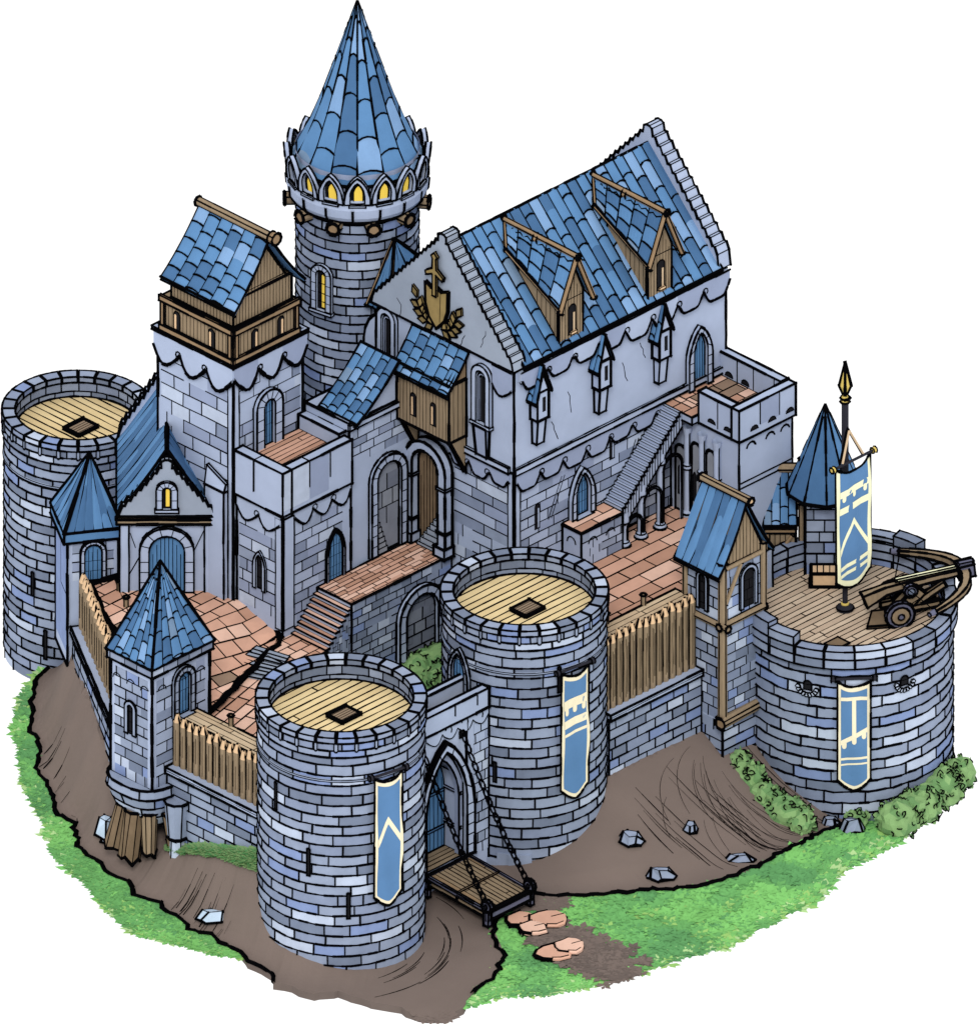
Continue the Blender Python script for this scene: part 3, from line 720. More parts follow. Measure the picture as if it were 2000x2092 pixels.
F2 = Fr(cp(-hw, 0, 0), pr, -ax)
stepped_gable(F2, 2*hw, 3.3, 6.0, -.02, .32, 9, 'wall_grey', .28, rr=.05).build('gable', t)
F3 = Fr(cp(-hw, L, 0), pr, -ax)
stepped_gable(F3, 2*hw, 3.3, 6.9, -.3, .1, 10, 'wall', .6, rr=.05).build('gable', t)
CF2 = Fr(c0-ax*.32, pr, -ax)
window(t, CF2, 0, 3.75, .42, 1.2, .3, .16, 'round', 'dark', 'wall', True, True, lit=(.5, .1))
door(t, CF, 0, -1, 1.7, 3.1, .45, .2, 'round', planks=9)
m = MB(); m.box((-9.75, 9.9, -1.5), (-9.45, 11.2, 4.9), 'wall', .045); m.prism([(-9.75, 9.9, 4.9), (-9.45, 9.9, 4.9), (-9.45, 11.2, 4.9), (-9.75, 11.2, 4.9)], [(-9.6, 9.9, 5.3), (-9.45, 9.9, 5.3), (-9.45, 11.2, 5.9), (-9.6, 11.2, 5.9)], 'wall', .04); m.build('buttress', t)

# ------------------------------------------------------------------ west turret beside the palisade
wd = V((.548, .836, 0)); wp = V((.836, -.548, 0)); w0 = V((-12.75, 15.75, 0))
t = thing('wall_turret', 'slim turret with plain blue tent roof between chapel and farthest round tower', 'turret', (w0.x, w0.y, -6), 'small square turrets along the wall')
def wq(u, d, z): return w0+wp*u+wd*d+V((0, 0, z))
WT = Fr(w0, wp, -wd); WS = Fr(wq(-1.25, 0, 0), wd, -wp)
m = MB(); m.prism([wq(-1.25, 0, -5.6), wq(1.25, 0, -5.6), wq(1.25, 2.7, -5.6), wq(-1.25, 2.7, -5.6)], [wq(-1.25, 0, 1.35), wq(1.25, 0, 1.35), wq(1.25, 2.7, 1.35), wq(-1.25, 2.7, 1.35)], 'wall', .055)
wall_bricks(m, WT, -1.0, 1.0, -1, 1.0, .9, .55, .02); wall_bricks(m, WS, .1, 2.6, -5, 1.2, 5, 3, .012, [('stone_blue', 1)], keep=.2)
m.build('wall', t)
m = MB(); q = .2; bs = [wq(-1.25-q, -q, 1.75), wq(1.25+q, -q, 1.75), wq(1.25+q, 2.7+q, 1.75), wq(-1.25-q, 2.7+q, 1.75)]; ap = wq(.1, 1.2, 5.3)
m.prism([p-V((0, 0, .55)) for p in bs], bs, 'roof_mid', .05)
for i in range(4):
    tiles(m, bil(bs[i], bs[(i+1) % 4], ap, ap, .2), 6, 1, [('roof_mid', 3), ('roof_dark', 2)], r=.03, rv=.018, bulge=.01, pc=0, eave=False); m.line([bs[i], ap], .06); m.line([bs[i], bs[(i+1) % 4]], .045)
m.build('roof', t)
door(t, WT, 0, -1.05, .85, 2.0, .2, .14, 'round', planks=4)

# ------------------------------------------------------------------ corner turret on stump
t = thing('corner_turret', 'corner turret with tiled blue pyramid roof on rounded stone corbel and stumps', 'turret', (-19, 5, -7), 'small square turrets along the wall')
LX, RX, FY, BY = -20.9, -17.0, 3.6, 6.4
CL = Fr((LX, 0, 0), (0, 1, 0), (-1, 0, 0)); CR = Fr((0, FY, 0), (1, 0, 0), (0, -1, 0))
m = MB(); m.box((LX, FY, -4.5), (RX, BY, 1.9), 'wall', .06)
wall_bricks(m, CL, FY+.3, BY-.3, -4.4, 1.5, .85, .55, .024, STONE); wall_bricks(m, CR, LX+.3, RX-.35, -4.4, 1.5, .95, .6, .022, WALLB)
for F, a, b in ((CL, FY, BY), (CR, LX, RX)):
    for i in range(3):
        u = a+(b-a)*(i+.5)/3; m.line([F.P(u+.28*math.cos(q*PI/6), .85+.3*math.sin(q*PI/6), .03) for q in range(0, 6)], .018)
m.build('wall', t)
m = MB(); m.box((LX-.12, FY-.12, 1.85), (RX+.12, BY+.12, 2.3), 'stone_mid', .05)
for F, a, b in ((Fr((LX-.12, 0, 0), (0, 1, 0), (-1, 0, 0)), FY, BY), (Fr((0, FY-.12, 0), (1, 0, 0), (0, -1, 0)), LX, RX)):
    bricks(m, lambda u, v: F.P(u, v, .01), a-.1, b+.1, 1.87, 2.28, .9, .5, .02, STONE)
m.build('cornice', t)
m = MB(); q = .16; bs = [V((LX-q, FY-q, 2.32)), V((RX+q, FY-q, 2.32)), V((RX+q, BY+q, 2.32)), V((LX-q, BY+q, 2.32))]; ap = V(((LX+RX)/2, (FY+BY)/2, 6.9))
for i in range(4):
    tiles(m, bil(bs[i], bs[(i+1) % 4], ap, ap, .15), 6, 5, ROOF, r=.03, rv=.02, bulge=.03); m.line([bs[i], ap], .05); m.line([bs[i], bs[(i+1) % 4]], .05)
m.build('roof', t)
door(t, CR, -18.85, -.95, .8, 2.3, .3, .2, 'round', planks=4, wallk='stone_mid', sill=True)
window(t, CL, 5.0, -1.85, .32, 1.6, .22, .1, 'round', 'dark', 'stone_mid', False)
m = MB()       # swelling corbel stones under the turret
cx, cy = (LX+RX)/2-.25, (FY+BY)/2
def ring(rx, ry, z): return [V((cx+rx*abs(math.cos(a))**.7*math.copysign(1, math.cos(a)), cy+ry*abs(math.sin(a))**.7*math.copysign(1, math.sin(a)), z)) for a in [2*PI*i/28 for i in range(28)]]
rs = [ring(2.35, 1.85, -4.4), ring(2.4, 1.9, -4.9), ring(2.15, 1.7, -5.5), ring(1.9, 1.5, -6.1), ring(1.5, 1.15, -6.75)]
for q, (A, B) in enumerate(zip(rs, rs[1:])):
    for i in range(28):
        if i % 4 == (q % 2)*2: kk = pick(STONE)
        m.face([A[i], A[(i+1) % 28], B[(i+1) % 28], B[i]], kk)
        if i % 4 == (q % 2)*2: m.seg(A[i], B[i], .035)
    m.line(B, .04, True, .02)
m.line(rs[0], .05, True); m.face(rs[0], 'stone_mid'); m.face(rs[-1], 'dark'); m.build('corbel', t)
for (x, y, r0, r1, zb) in ((-20.7, 5.5, .5, .62, -8.3), (-20.9, 4.75, .5, .5, -8.5), (-20.6, 4.1, .42, .34, -8.1), (-20.1, 3.3, .3, .3, -8.3)):
    m = MB(); n = 9; A = []; B = []
    for i in range(n):
        a = 2*PI*i/n; q = R_.uniform(.8, 1.15); A.append(V((x-.15+(x+20.55)*.5+r1*q*math.cos(a), y+(y-4.6)*.35+r1*q*math.sin(a), zb+R_.uniform(-.2, .35)))); B.append(V((x+r0*math.cos(a), y+r0*math.sin(a), -5.9)))
    m.prism(A, B, 'wood_dark' if zb < -8.25 else 'wood', .05, sharp=400)
    for i in range(n): m.line([A[i], B[i]], .022)
    m.build('prop', t)
m = MB(); m.rod((-20.15, 2.65, -6.9), (-20.05, 2.75, -5.0), .45, .62, 'stone_mid', 9, .05); m.rod((-20.15, 2.62, -8.2), (-20.15, 2.62, -6.95), .4, .36, 'stone_pale', 9, .05); m.build('stone_prop', t)

# ------------------------------------------------------------------ palisades on stone walls
def palisade(label, a, b, tipz, logz, basez, nlog, nin, walkw, walkz, posts, inner=1):
    a = V(a).to_3d(); b = V(b).to_3d(); d = (b-a).normalized(); n = V(nin).to_3d().normalized(); L = (b-a).length
    t = thing('palisade', label, 'palisade', (a+b)/2+V((0, 0, basez)), 'log palisades on low stone walls')
    F = Fr(a, d, -n)
    for i in range(nlog):
        p = a+d*(L*(i+.5)/nlog)+n*.05; r = L/nlog*.5*R_.uniform(.84, .95); top = tipz+R_.uniform(-.14, .14)
        m = MB(); m.rod(p+V((0, 0, logz)), p+V((0, 0, top-.42)), r, r*.97, 'wood', 8, 0)
        m.rod(p+V((0, 0, top-.42)), p+V((R_.uniform(-.04, .04), R_.uniform(-.04, .04), top)), r*.96, .09, 'wood_cut', 8, 0); m.line([p-d*r*.98-n*.02+V((0, 0, logz)), p-d*r*.98-n*.02+V((0, 0, top-.5))], .05)
        rt = [p+d*(s*r)-n*.06 for s in (-1, 1)]
        for q in rt: m.line([q+V((0, 0, logz)), q+V((0, 0, top-.4))], .034); m.line([q+V((0, 0, top-.4)), p+V((0, 0, top))], .036)
        for s in (-.45, -.1, .3): m.line([p+d*(s*r)-n*(r*.93)+V((0, 0, logz+R_.uniform(.1, .8))), p+d*(s*r)-n*(r*.93)+V((0, 0, top-R_.uniform(.5, 1.2)))], .009)
        m.build('log', t)
    m = MB(); w = .5
    A = [a-n*.55, b-n*.55, b+n*w, a+n*w]
    m.prism([p+V((0, 0, logz-.32)) for p in A], [p+V((0, 0, logz)) for p in A], 'wall', .045)
    m.line([F.P(.05, logz-.16, .555), F.P(L-.05, logz-.16, .555)], .014)
    m.build('coping', t)
    m = MB(); A = [a-n*.42, b-n*.42, b+n*w, a+n*w]
    m.prism([p+V((0, 0, basez)) for p in A], [p+V((0, 0, logz-.32)) for p in A], 'wall', .05)
    bricks(m, lambda u, v: F.P(u, v, .435), .02, L-.02, basez, logz-.34, 1.25, .56, .032, STONE)
    m.build('stone_wall', t)
    m = MB(); A = [a+n*.3, b+n*.3, b+n*(.3+walkw), a+n*(.3+walkw)]
    m.prism([p+V((0, 0, walkz-.25)) for p in A], [p+V((0, 0, walkz)) for p in A], 'plank', .045)
    paving(m, hull([(p.x, p.y) for p in A]), walkz+.012, 3.2, .34, math.atan2(d.y, d.x), PLANK, .016)
    w_ = m.build('walkway', t)
    for u in posts:
        m = MB(); p = a+d*u+n*(.3+walkw)
        m.rod(p+V((0, 0, walkz-1)), p+V((0, 0, walkz+.55)), .14, .14, 'wood', 8, .045, 'wood_warm'); m.build('post', t)
    return t
palisade('short log palisade from the corner turret to the foremost round tower', (-19.5, 3.55), (-19.5, -3.2), -.75, -3.45, -7.5, 15, (1, 0), 1.2, -1.0, (2.4,))
palisade('log palisade running up between the two small turrets', (-19.5, 6.45), (-13.35, 15.9), -.45, -3.4, -6.5, 20, (.836, -.548), 1.3, -1.05, (8.6, 10.2))
palisade('log palisade from the round tower beside the gate to the guard tower', (-1.5, -7.5), (4.75, -7.5), .55, -3.45, -8.2, 14, (0, 1), 1.05, .25, (1.6, 4.1))

# ------------------------------------------------------------------ guard tower
t = thing('guard_tower', 'narrow half-timbered guard tower with blue gable roof between palisade and wide bastion', 'tower', (6.2, -8, -6))
LX, RX, FY, BY = 4.8, 7.6, -9.3, -6.7
GLf = Fr((LX, 0, 0), (0, 1, 0), (-1, 0, 0)); GRf = Fr((0, FY, 0), (1, 0, 0), (0, -1, 0))
m = MB(); m.box((LX, FY, -8), (RX, BY, 2.6), 'wall', .05)
for z0, z1 in ((-5.8, -.75), (-.3, 2.5)):
    wall_bricks(m, GLf, FY+.25, BY-.05, z0, z1, .9, .56, .026, STONE); wall_bricks(m, GRf, LX+.25, RX-.05, z0, z1, .8, .52, .02, STONE)
wall_bricks(m, GLf, FY+.05, BY-.05, -8, -5.9, 1.1, .56, .03, STONE); wall_bricks(m, GRf, LX+.05, RX-.05, -8, -5.9, 1.1, .56, .03, STONE)
m.prism([(LX, FY, 2.6), (RX, FY, 2.6), (RX, BY, 2.6), (LX, BY, 2.6)], [(6.15, FY, 5.6), (6.25, FY, 5.6), (6.25, BY, 5.6), (6.15, BY, 5.6)], 'wood', .045)
for i in range(1, 12):
    x = LX+2.8*i/12; m.line([(x, FY-.006, 2.6), (x, FY-.006, 2.6+2.9*(1-abs(2*i/12-1)))], .011)
m.build('wall', t)
m = MB()
m.rod((LX, FY, -5.9), (LX, FY, 2.9), .24, .22, 'wood', 8, .045)
m.rod((LX, FY, -5.95), (LX, FY, -5.6), .3, .3, 'wood', 8, .04)
m.rod((RX-.05, FY+.0, -.6), (RX-.05, FY, 3.0), .2, .2, 'wood', 8, .045); m.rod((LX+.05, BY-.1, -.9), (LX+.05, BY-.1, 2.9), .2, .2, 'wood', 8, .045)
m.rod((LX-.05, FY-.45, -.55), (LX-.05, BY+.1, -.55), .19, .19, 'wood', 8, .045); m.rod((LX-.3, FY-.06, -.5), (RX, FY-.06, -.5), .19, .19, 'wood', 8, .045)
m.rod((LX-.35, FY-.2, -5.75), (RX-.2, FY-.05, -5.75), .3, .3, 'wood', 9, .05, 'wood_warm')
m.rod((LX+.15, FY-.08, .6), (LX+1.2, FY-.08, 2.5), .1, .1, 'wood', 6, .03); m.rod((LX+.1, FY-.06, 2.55), (RX, FY-.06, 2.55), .12, .12, 'wood', 6, .035)
m.build('timber_frame', t)
m = MB()
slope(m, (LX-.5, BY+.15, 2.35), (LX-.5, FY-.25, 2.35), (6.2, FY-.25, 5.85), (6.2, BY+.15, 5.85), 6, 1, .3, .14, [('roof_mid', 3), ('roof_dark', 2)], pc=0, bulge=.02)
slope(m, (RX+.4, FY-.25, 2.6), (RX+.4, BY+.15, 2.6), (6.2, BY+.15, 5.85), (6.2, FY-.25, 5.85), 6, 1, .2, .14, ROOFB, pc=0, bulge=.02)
r_ = m.build('roof', t)
m = MB(); m.rod((6.2, FY-.55, 5.98), (6.2, BY+.25, 5.98), .2, .2, 'wood', 9, .05, 'wood_cut'); m.build('ridge_beam', r_)
window(t, GLf, -8.0, -.1, .4, 1.9, .18, .1, 'round', 'dark', 'stone_mid', False)
window(t, GRf, 6.5, -.1, .75, 2.1, .2, .12, 'round', 'dark', 'stone_mid', False)

# ------------------------------------------------------------------ big round tower with ballista
SE = (12.0, -10.5); SR_ = 5.1
t = thing('bastion', 'widest round bastion, low, with ballista and flagpole on its plank roof', 'tower', (SE[0], SE[1], -11))
m = MB(); bricks(m, cylf(SE, SR_), 0, 2*PI*SR_, -11.6, -2.3, 2.0, .58, .039, [('stone_mid', 38), ('stone_dark', 14), ('stone_deep', 20), ('stone_pale', 14), ('stone_blue', 14)], sub=.42, loop=True, vjit=.04)
m.build('wall', t)
m = MB(); Ro, Ri = SR_+.2, SR_-.42; N = 22
for i in range(N):
    a0 = 2*PI*i/N; a1 = 2*PI*(i+1)/N; am = math.degrees((a0+a1)/2) % 360
    back = math.cos(math.radians(am-30))          # higher at the back right
    hs = -2.35, -1.85, -1.4
    for z0, z1 in zip(hs, hs[1:]):
        arcblock(m, SE, Ri, Ro, a0+R_.uniform(0, .03), a1+.0, z0, z1, pick(STONE), 3, .035)
    if back > .35:
        arcblock(m, SE, Ri, Ro, a0, a1, -1.4, -.9+R_.uniform(-.1, .1), pick(STONE), 3, .035)
        if back > .8: arcblock(m, SE, Ri, Ro, a0, a1, -.95, -.5+R_.uniform(-.1, .15), pick(STONE), 3, .035)
    if 165 < am < 195: arcblock(m, SE, Ri, Ro, a0, a1, -1.4, -1.0+R_.uniform(0, .35), pick(STONE), 3, .035)
m.build('parapet', t)
disc = [(SE[0]+(Ri+.02)*math.cos(2*PI*i/48), SE[1]+(Ri+.02)*math.sin(2*PI*i/48)) for i in range(48)]
m = MB(); paving(m, disc, -2.2, 4.5, .36, 0, SDECK, .02, .15); dk = m.build('deck', t)
m = MB(); m.box((9.0, -12.8, -2.25), (9.9, -12.0, -2.12), 'wood_dark', .04); m.build('trapdoor', dk)
m = MB(); m.prism([(11.5, -12.4, -2.2), (12.7, -13.3, -2.2), (13.9, -12.3, -2.2), (12.7, -11.5, -2.2)], [(11.5, -12.4, -2.05), (12.7, -13.3, -2.05), (13.9, -12.3, -2.05), (12.7, -11.5, -2.05)], 'wood_dark', .04); m.build('floor_mat', dk)
for off_ in (-1.85, 2.75):
    F = tangent(SE, SR_, off_, 0); m = MB()
    arch_panel(m, F, 0, -3.75, .42, .5, 'round', .04, 'dark', .03)
    for i in range(9):
        a = PI+PI*(i+.3)/9*1.0; q = F.P(.48*math.cos(a), -3.55+.45*math.sin(a)*1.0, .04)
        P = [q+F.u*(.12*math.cos(z*PI/3))+V((0, 0, .11*math.sin(z*PI/3))) for z in range(6)]; m.prism(P, [p+F.n*.08 for p in P], 'stone_pale', .02)
    m.build('drain', t)

# ------------------------------------------------------------------ banners
def banner(label, F, w, L, z, group, pattern, k='cream', bar=None, dip=.35, rod='iron_dark', knob='iron_dark'):
    """F: u across, w outwards; top of the cloth at z"""
    t = thing('banner', label, 'banner', F.P(0, z-L, .1), group)
    n = 14; hw = w/2
    def edge_top(u): return z-dip*(1-(u/hw)**2)
    def edge_bot(u): return z-L+.62*(abs(u)/hw)**1.6
    def fold(u, v): return .14+.035*math.sin(u*5+v*.8)+.03*math.sin(v*1.7)
    def patch(mb, fa, fb, u0, u1, off, kk, nn=10, inkr=0):
        us = [u0+(u1-u0)*i/nn for i in range(nn+1)]
        for a, b in zip(us, us[1:]):
            la, lb = fa(a), fa(b); ha, hb = fb(a), fb(b); rows = max(1, int(max(ha-la, hb-lb)/.5))
            for q in range(rows):
                s0, s1 = q/rows, (q+1)/rows
                P = [(a, la+(ha-la)*s0), (b, lb+(hb-lb)*s0), (b, lb+(hb-lb)*s1), (a, la+(ha-la)*s1)]
                for sg in ((1, -1) if off == 0 else (1,)):
                    mb.face([F.P(u, v, fold(u, v)+off+(.0 if sg > 0 else -.03)) for u, v in P], kk)
    m = MB(); patch(m, edge_bot, edge_top, -hw, hw, 0, k, n)
    out = [(-hw+2*hw*i/n, edge_top(-hw+2*hw*i/n)) for i in range(n+1)]+[(hw-2*hw*i/n, edge_bot(hw-2*hw*i/n)) for i in range(n+1)]
    m.line([F.P(u, v, fold(u, v)-.012) for u, v in out], .045, True, 0)
    c = m.build('cloth', t)
    bw = .17*w/1.6
    m = MB(); patch(m, lambda u: edge_bot(u)+bw*1.5, lambda u: edge_top(u)-(.28 if pattern != 'flag' else .0), -hw+bw, hw-bw, .012, 'cloth', n)
    iw = hw-bw
    def stripe(v, h, sl=.0, a=-iw-.01, b=iw+.01, off=.024): patch(m, lambda u: v+sl*u, lambda u: v+h+sl*u, a, b, off, k, 4)
    def drops(v, sl, n, down=True):
        for i in range(n):
            u = -iw*.75+iw*1.5*i/(n-1); r = .11
            P = [(u+r*math.cos(q*PI/5), v+sl*u-.1+r*1.3*math.sin(q*PI/5)) for q in range(10)]
            m.face([F.P(x, y, fold(x, y)+.026) for x, y in P], k)
            stripe2 = [(u-r, v+sl*u-.1), (u+r, v+sl*u-.1), (u+r, v+sl*u+.15), (u-r, v+sl*u+.15)]; m.face([F.P(x, y, fold(x, y)+.0255) for x, y in stripe2], k)
    def chevron(v, h, rise): 
        patch(m, lambda u: v-rise*abs(u)/iw, lambda u: v+h-rise*abs(u)/iw, -iw, 0, .024, k, 4); patch(m, lambda u: v-rise*abs(u)/iw, lambda u: v+h-rise*abs(u)/iw, 0, iw, .024, k, 4)
    if pattern == 'chevron': chevron(z-2.75, .42, 1.1)
    if pattern == 'battlement': stripe(z-2.05, .5, .12); drops(z-2.15, .12, 3); stripe(z-3.05, .42, .12); stripe(z-3.5, .16, .12)
    if pattern == 'flag': stripe(z-1.6, .35, .1); drops(z-1.65, .1, 3); stripe(z-2.55, .38, .1); chevron(z-3.4, .36, 1.5); stripe(z-5.6, .22, .12); stripe(z-6.0, .2, .12)
    if pattern == 'key':
        stripe(z-1.1, .2, 0); patch(m, lambda u: z-3.1, lambda u: z-1.0, -.1, .1, .024, k, 2); stripe(z-3.2, .26, .55); drops(z-3.25, .55, 3); stripe(z-4.35, .13, .06); stripe(z-4.65, .1, .06)
    m.build('emblem', c)
    m = MB(); q = hw+.2
    m.rod(F.P(-q, z+.1, .12), F.P(q, z+.1, .12), .07, .07, rod, 8, .03)
    for s in (-1, 1): m.rod(F.P(s*q-.1, z+.1, .12), F.P(s*q+.1, z+.1, .12), .15, .15, knob, 8, .03)
    if bar: bar(m, F, z)
    m.build('rod', t)
    return t
def F_(c, R, px): f = tangent(c, R, px); return f
grp = 'long blue banners with cream borders'
banner('blue banner with single cream chevron, hung on the foremost round tower', tangent(T1, 4.02, 2.2), 1.6, 7.2, 1.25, grp, 'chevron')
banner('blue banner with cream stripes and drops near its top, on a tall round tower', tangent(T2, 3.95, 2.35), 1.65, 7.1, 1.1, grp, 'battlement')
banner('blue banner with T-shaped emblem, hung on the wide bastion wall', tangent(SE, SR_, .35), 1.6, 6.1, -3.0, grp, 'key')
banner('tall blue banner with chevron flying from the flagpole on the bastion', Fr((12.1, -10.75, 0), (1, 0, 0), (0, -1, 0)), 2.35, 6.9, 6.2, grp, 'flag', k='cream_yellow', rod='iron_dark', knob='brass', dip=.5)
t = thing('flagpole', 'black flagpole with golden spear tip standing on the bastion roof', 'flagpole', (12.1, -10.3, -2.2))
m = MB(); m.rod((12.1, -10.3, -2.2), (12.1, -10.3, 9.4), .13, .13, 'iron_dark', 8, 0); m.rod((12.1, -10.3, 5.2), (12.1, -10.3, 9.4), .17, .17, 'iron_dark', 8, 0); m.build('pole', t)
m = MB(); m.lathe((12.1, -10.3, -2.2), [(.42, 0), (.42, .12), (.3, .22), (.16, .3)], 'iron_dark', 16, ((1, .03),)); m.lathe((12.1, -10.3, -2.2), [(.2, .3), (.2, .36), (.14, .4)], 'brass', 12); m.build('foot', t)
m = MB(); m.lathe((12.1, -10.3, 0), [(.22, 9.3), (.22, 9.5), (.12, 9.6), (.1, 9.8), (.26, 10.2), (.02, 11.4)], 'brass', 8, ((0, .04), (1, .05)))
for i in range(4):
    a = PI/4+i*PI/2; c, s = math.cos(a), math.sin(a); m.line([(12.1+.1*c, -10.3+.1*s, 9.75), (12.1+.28*c, -10.3+.28*s, 10.2), (12.1, -10.3, 11.45)], .06)
m.build('spear_tip', t)
m = MB()
for s in (-1, 1): m.line([(12.1, -10.45, 7.9), (12.1+s*.75, -10.7, 6.3)], .045); m.rod((12.1, -10.58, 7.8), (12.1+s*.7, -10.83, 6.35), .06, .06, 'plank', 6, 0)
m.build('stay', t)

# ------------------------------------------------------------------ small turret and shed behind the bastion
c = (14.5, -6.55)
t = thing('lookout_turret', 'small stone lookout with pointed blue roof behind the flag banner', 'turret', (*c, -6))
m = MB(); rot = -3*PI/4-PI/4
P = [V((c[0]+1.35*math.cos(rot+i*PI/2), c[1]+1.35*math.sin(rot+i*PI/2), 0)) for i in range(4)]
m.prism([p+V((0, 0, -8)) for p in P], [p+V((0, 0, 2.1)) for p in P], 'wall', .05)
F = Fr(P[1]*1, (P[0]-P[1]), -(V((c[0], c[1], 0))-P[0]).normalized()); 
for i in range(4):
    a, b = P[i], P[(i+1) % 4]; nn = ((a+b)/2-V((*c, 0))).normalized(); L = (b-a).length
    wall_bricks(m, Fr(a, b-a, nn), .05, L-.05, -2.3, 2.0, .75, .62, .032, STONE)
m.build('wall', t)
m = MB(); cone_roof(m, (*c, 0), [(1.85, 2.0), (1.38, 3.1), (.72, 4.8), (.02, 6.6)], 10, 1, rot=.2, pal=[('roof_mid', 2), ('roof_dark', 3)], pc=0, r=.042, nc=1); m.build('roof', t)
m = MB(); m.rod((13.75, -6.6+.9, -2.6), (13.75, -5.7, 3.6), .17, .15, 'wood', 8, .045, 'wood_cut'); m.rod((13.7, -5.75, 1.2), (13.7, -5.75, 1.5), .24, .24, 'wood_cut', 8, .03); m.build('post', t)
t = thing('timber_shed', 'narrow timber shed with blue tiled front behind the bastion', 'shed', (13.2, -4.8, -6))
SF = Fr((12.85, -5.15, 0), (1, -1, 0), (-1, -1, 0))
def sq(u, d, z): return SF.P(u, z, -d)
m = MB(); m.prism([sq(-.75, 0, -8), sq(.75, 0, -8), sq(.75, 1.4, -8), sq(-.75, 1.4, -8)], [sq(-.75, 0, .1), sq(.75, 0, .1), sq(.75, 1.4, .1), sq(-.75, 1.4, .1)], 'wood', .05)
for i in range(1, 6): m.line([SF.P(-.75+.25*i, -2.2, .01), SF.P(-.75+.25*i, -.1, .01)], .016)
m.fbox(SF, (-.75, -.35, 0), (.75, -.1, .1), 'wood_warm', .035); m.fbox(SF, (-.75, -2.3, 0), (-.5, -.35, .1), 'wood_warm', .03)
m.rod(SF.P(-.4, -2.0, .08), SF.P(.6, -.45, .08), .09, .09, 'wood_warm', 6, .03)
m.build('wall', t)
m = MB(); slope(m, sq(-.8, -.15, .1), sq(.8, -.15, .1), sq(.8, .9, 2.6), sq(-.8, .9, 2.6), 4, 3, .1, .14); m.rod(sq(-.9, .85, 2.75), sq(.9, .85, 2.75), .24, .24, 'wood', 8, .05); m.build('roof', t)
o = MB(); q = Fr((13.6, -7.55, -2.2), (1, -1, 0), (-1, -1, 0))
o.fbox(q, (-.75, .0, 0), (.75, .75, .9), 'wood_cut', .06)
for i in range(1, 5): o.line([q.P(-.75+.3*i, .755, .03), q.P(-.75+.3*i, .755, .87)], .018)
ob = o.build('chest', None, (13.6, -7.55, -2.2)); ob['label'] = 'pale wooden chest on the bastion roof behind the flagpole'; ob['category'] = 'chest'

# ------------------------------------------------------------------ ballista
bd = V((.88, -.47, 0)).normalized(); bn = V((.47, .88, 0)).normalized(); b0 = V((13.75, -12.3, -2.2))
t = thing('ballista', 'wooden ballista with iron wheels aiming over the bastion parapet', 'ballista', b0)
def bp(a, b, z): return b0+bd*a+bn*b+V((0, 0, z))
def beam(m, a, b, w, h, k='wood', r=.045):
    a = V(a); b = V(b); d = (b-a).normalized(); s = d.cross(V((0, 0, 1))).normalized()*w/2; u = s.cross(d).normalized()*h/2
    m.prism([a-s-u, a+s-u, a+s+u, a-s+u], [b-s-u, b+s-u, b+s+u, b-s+u], k, r)
def sweep(m, pts, ws, hs, k, r=.045):
    R0 = []
    for i, p in enumerate(pts):
        d = (pts[min(i+1, len(pts)-1)]-pts[max(i-1, 0)]).normalized(); q = d.cross(V((0, 0, 1))).normalized(); u = q.cross(d).normalized()
        R0.append([p+q*ws[i]*c+u*hs[i]*e for c, e in ((-1, -1), (1, -1), (1, 1), (-1, 1))])
    for A, B in zip(R0, R0[1:]):
        for i in range(4): m.face([A[i], A[(i+1) % 4], B[(i+1) % 4], B[i]], k)
    m.face(R0[0], k); m.face(R0[-1], k)
    for i in range(4): m.line([A[i] for A in R0], r, wob=0)
    m.line(R0[0], r, True); m.line(R0[-1], r, True)
m = MB(); sweep(m, [bp(-1.75, 0, .95), bp(-1.2, 0, 1.15), bp(-.7, 0, 1.35), bp(.3, 0, 1.5), bp(3.2, 0, 1.78)], [.24, .2, .18, .17, .15], [.34, .28, .21, .18, .15], 'wood'); beam(m, bp(-.2, 0, 1.8), bp(3.0, 0, 2.05), .2, .12, 'cream_yellow', .03)
m.build('stock', t)
m = MB(); beam(m, bp(.0, .35, .3), bp(1.0, .35, 1.3), .18, .6); beam(m, bp(.0, -.35, .3), bp(1.0, -.35, 1.3), .18, .6); beam(m, bp(-.8, -.45, .3), bp(1.9, -.45, .5), .2, .3); beam(m, bp(-.8, .45, .3), bp(1.9, .45, .5), .2, .3); beam(m, bp(.6, -.3, .5), bp(2.2, -.3, 1.4), .2, .3)
m.build('carriage', t)
for q in (-1, 1):
    m = MB(); P = [bp(3.2-2.3*(i/9)**1.9, q*(.1+2.9*(i/9)**.8), 1.78-.25*(i/9)) for i in range(10)]
    sweep(m, P, [.23-.012*i for i in range(10)], [.22-.012*i for i in range(10)], 'wood')
    arm = m.build('bow_arm', t)
    m = MB(); m.rod(P[-1], P[-1]+(P[-1]-P[-2]).normalized()*.4, .16, .12, 'iron', 8, .03); m.build('arm_tip', arm)
m = MB(); m.line([bp(.9, 2.9, 1.55), bp(-.2, 0, 1.85), bp(.9, -2.9, 1.55)], .025); m.build('string', t)
m = MB(); beam(m, bp(2.9, 0, 1.8), bp(3.7, 0, 1.88), .65, .65, 'iron', .05); beam(m, bp(3.0, 0, 1.85), bp(3.75, 0, 1.9), .26, .75, 'iron', .03); m.build('muzzle', t)
for a, b, z, r in ((-.35, -1.3, .62, .7), (-.1, 1.0, .55, .6)):
    m = MB(); m.rod(bp(a, b-.12, z), bp(a, b+.12, z), r, r, 'iron', 18, .045); m.rod(bp(a, b-.16, z), bp(a, b+.15, z), r*.68, r*.68, 'wood', 14, .035); w = m.build('wheel', t)
    m = MB(); m.rod(bp(a, b-.26, z), bp(a, b+.2, z), r*.22, r*.22, 'iron', 10, .03); m.build('hub', w)
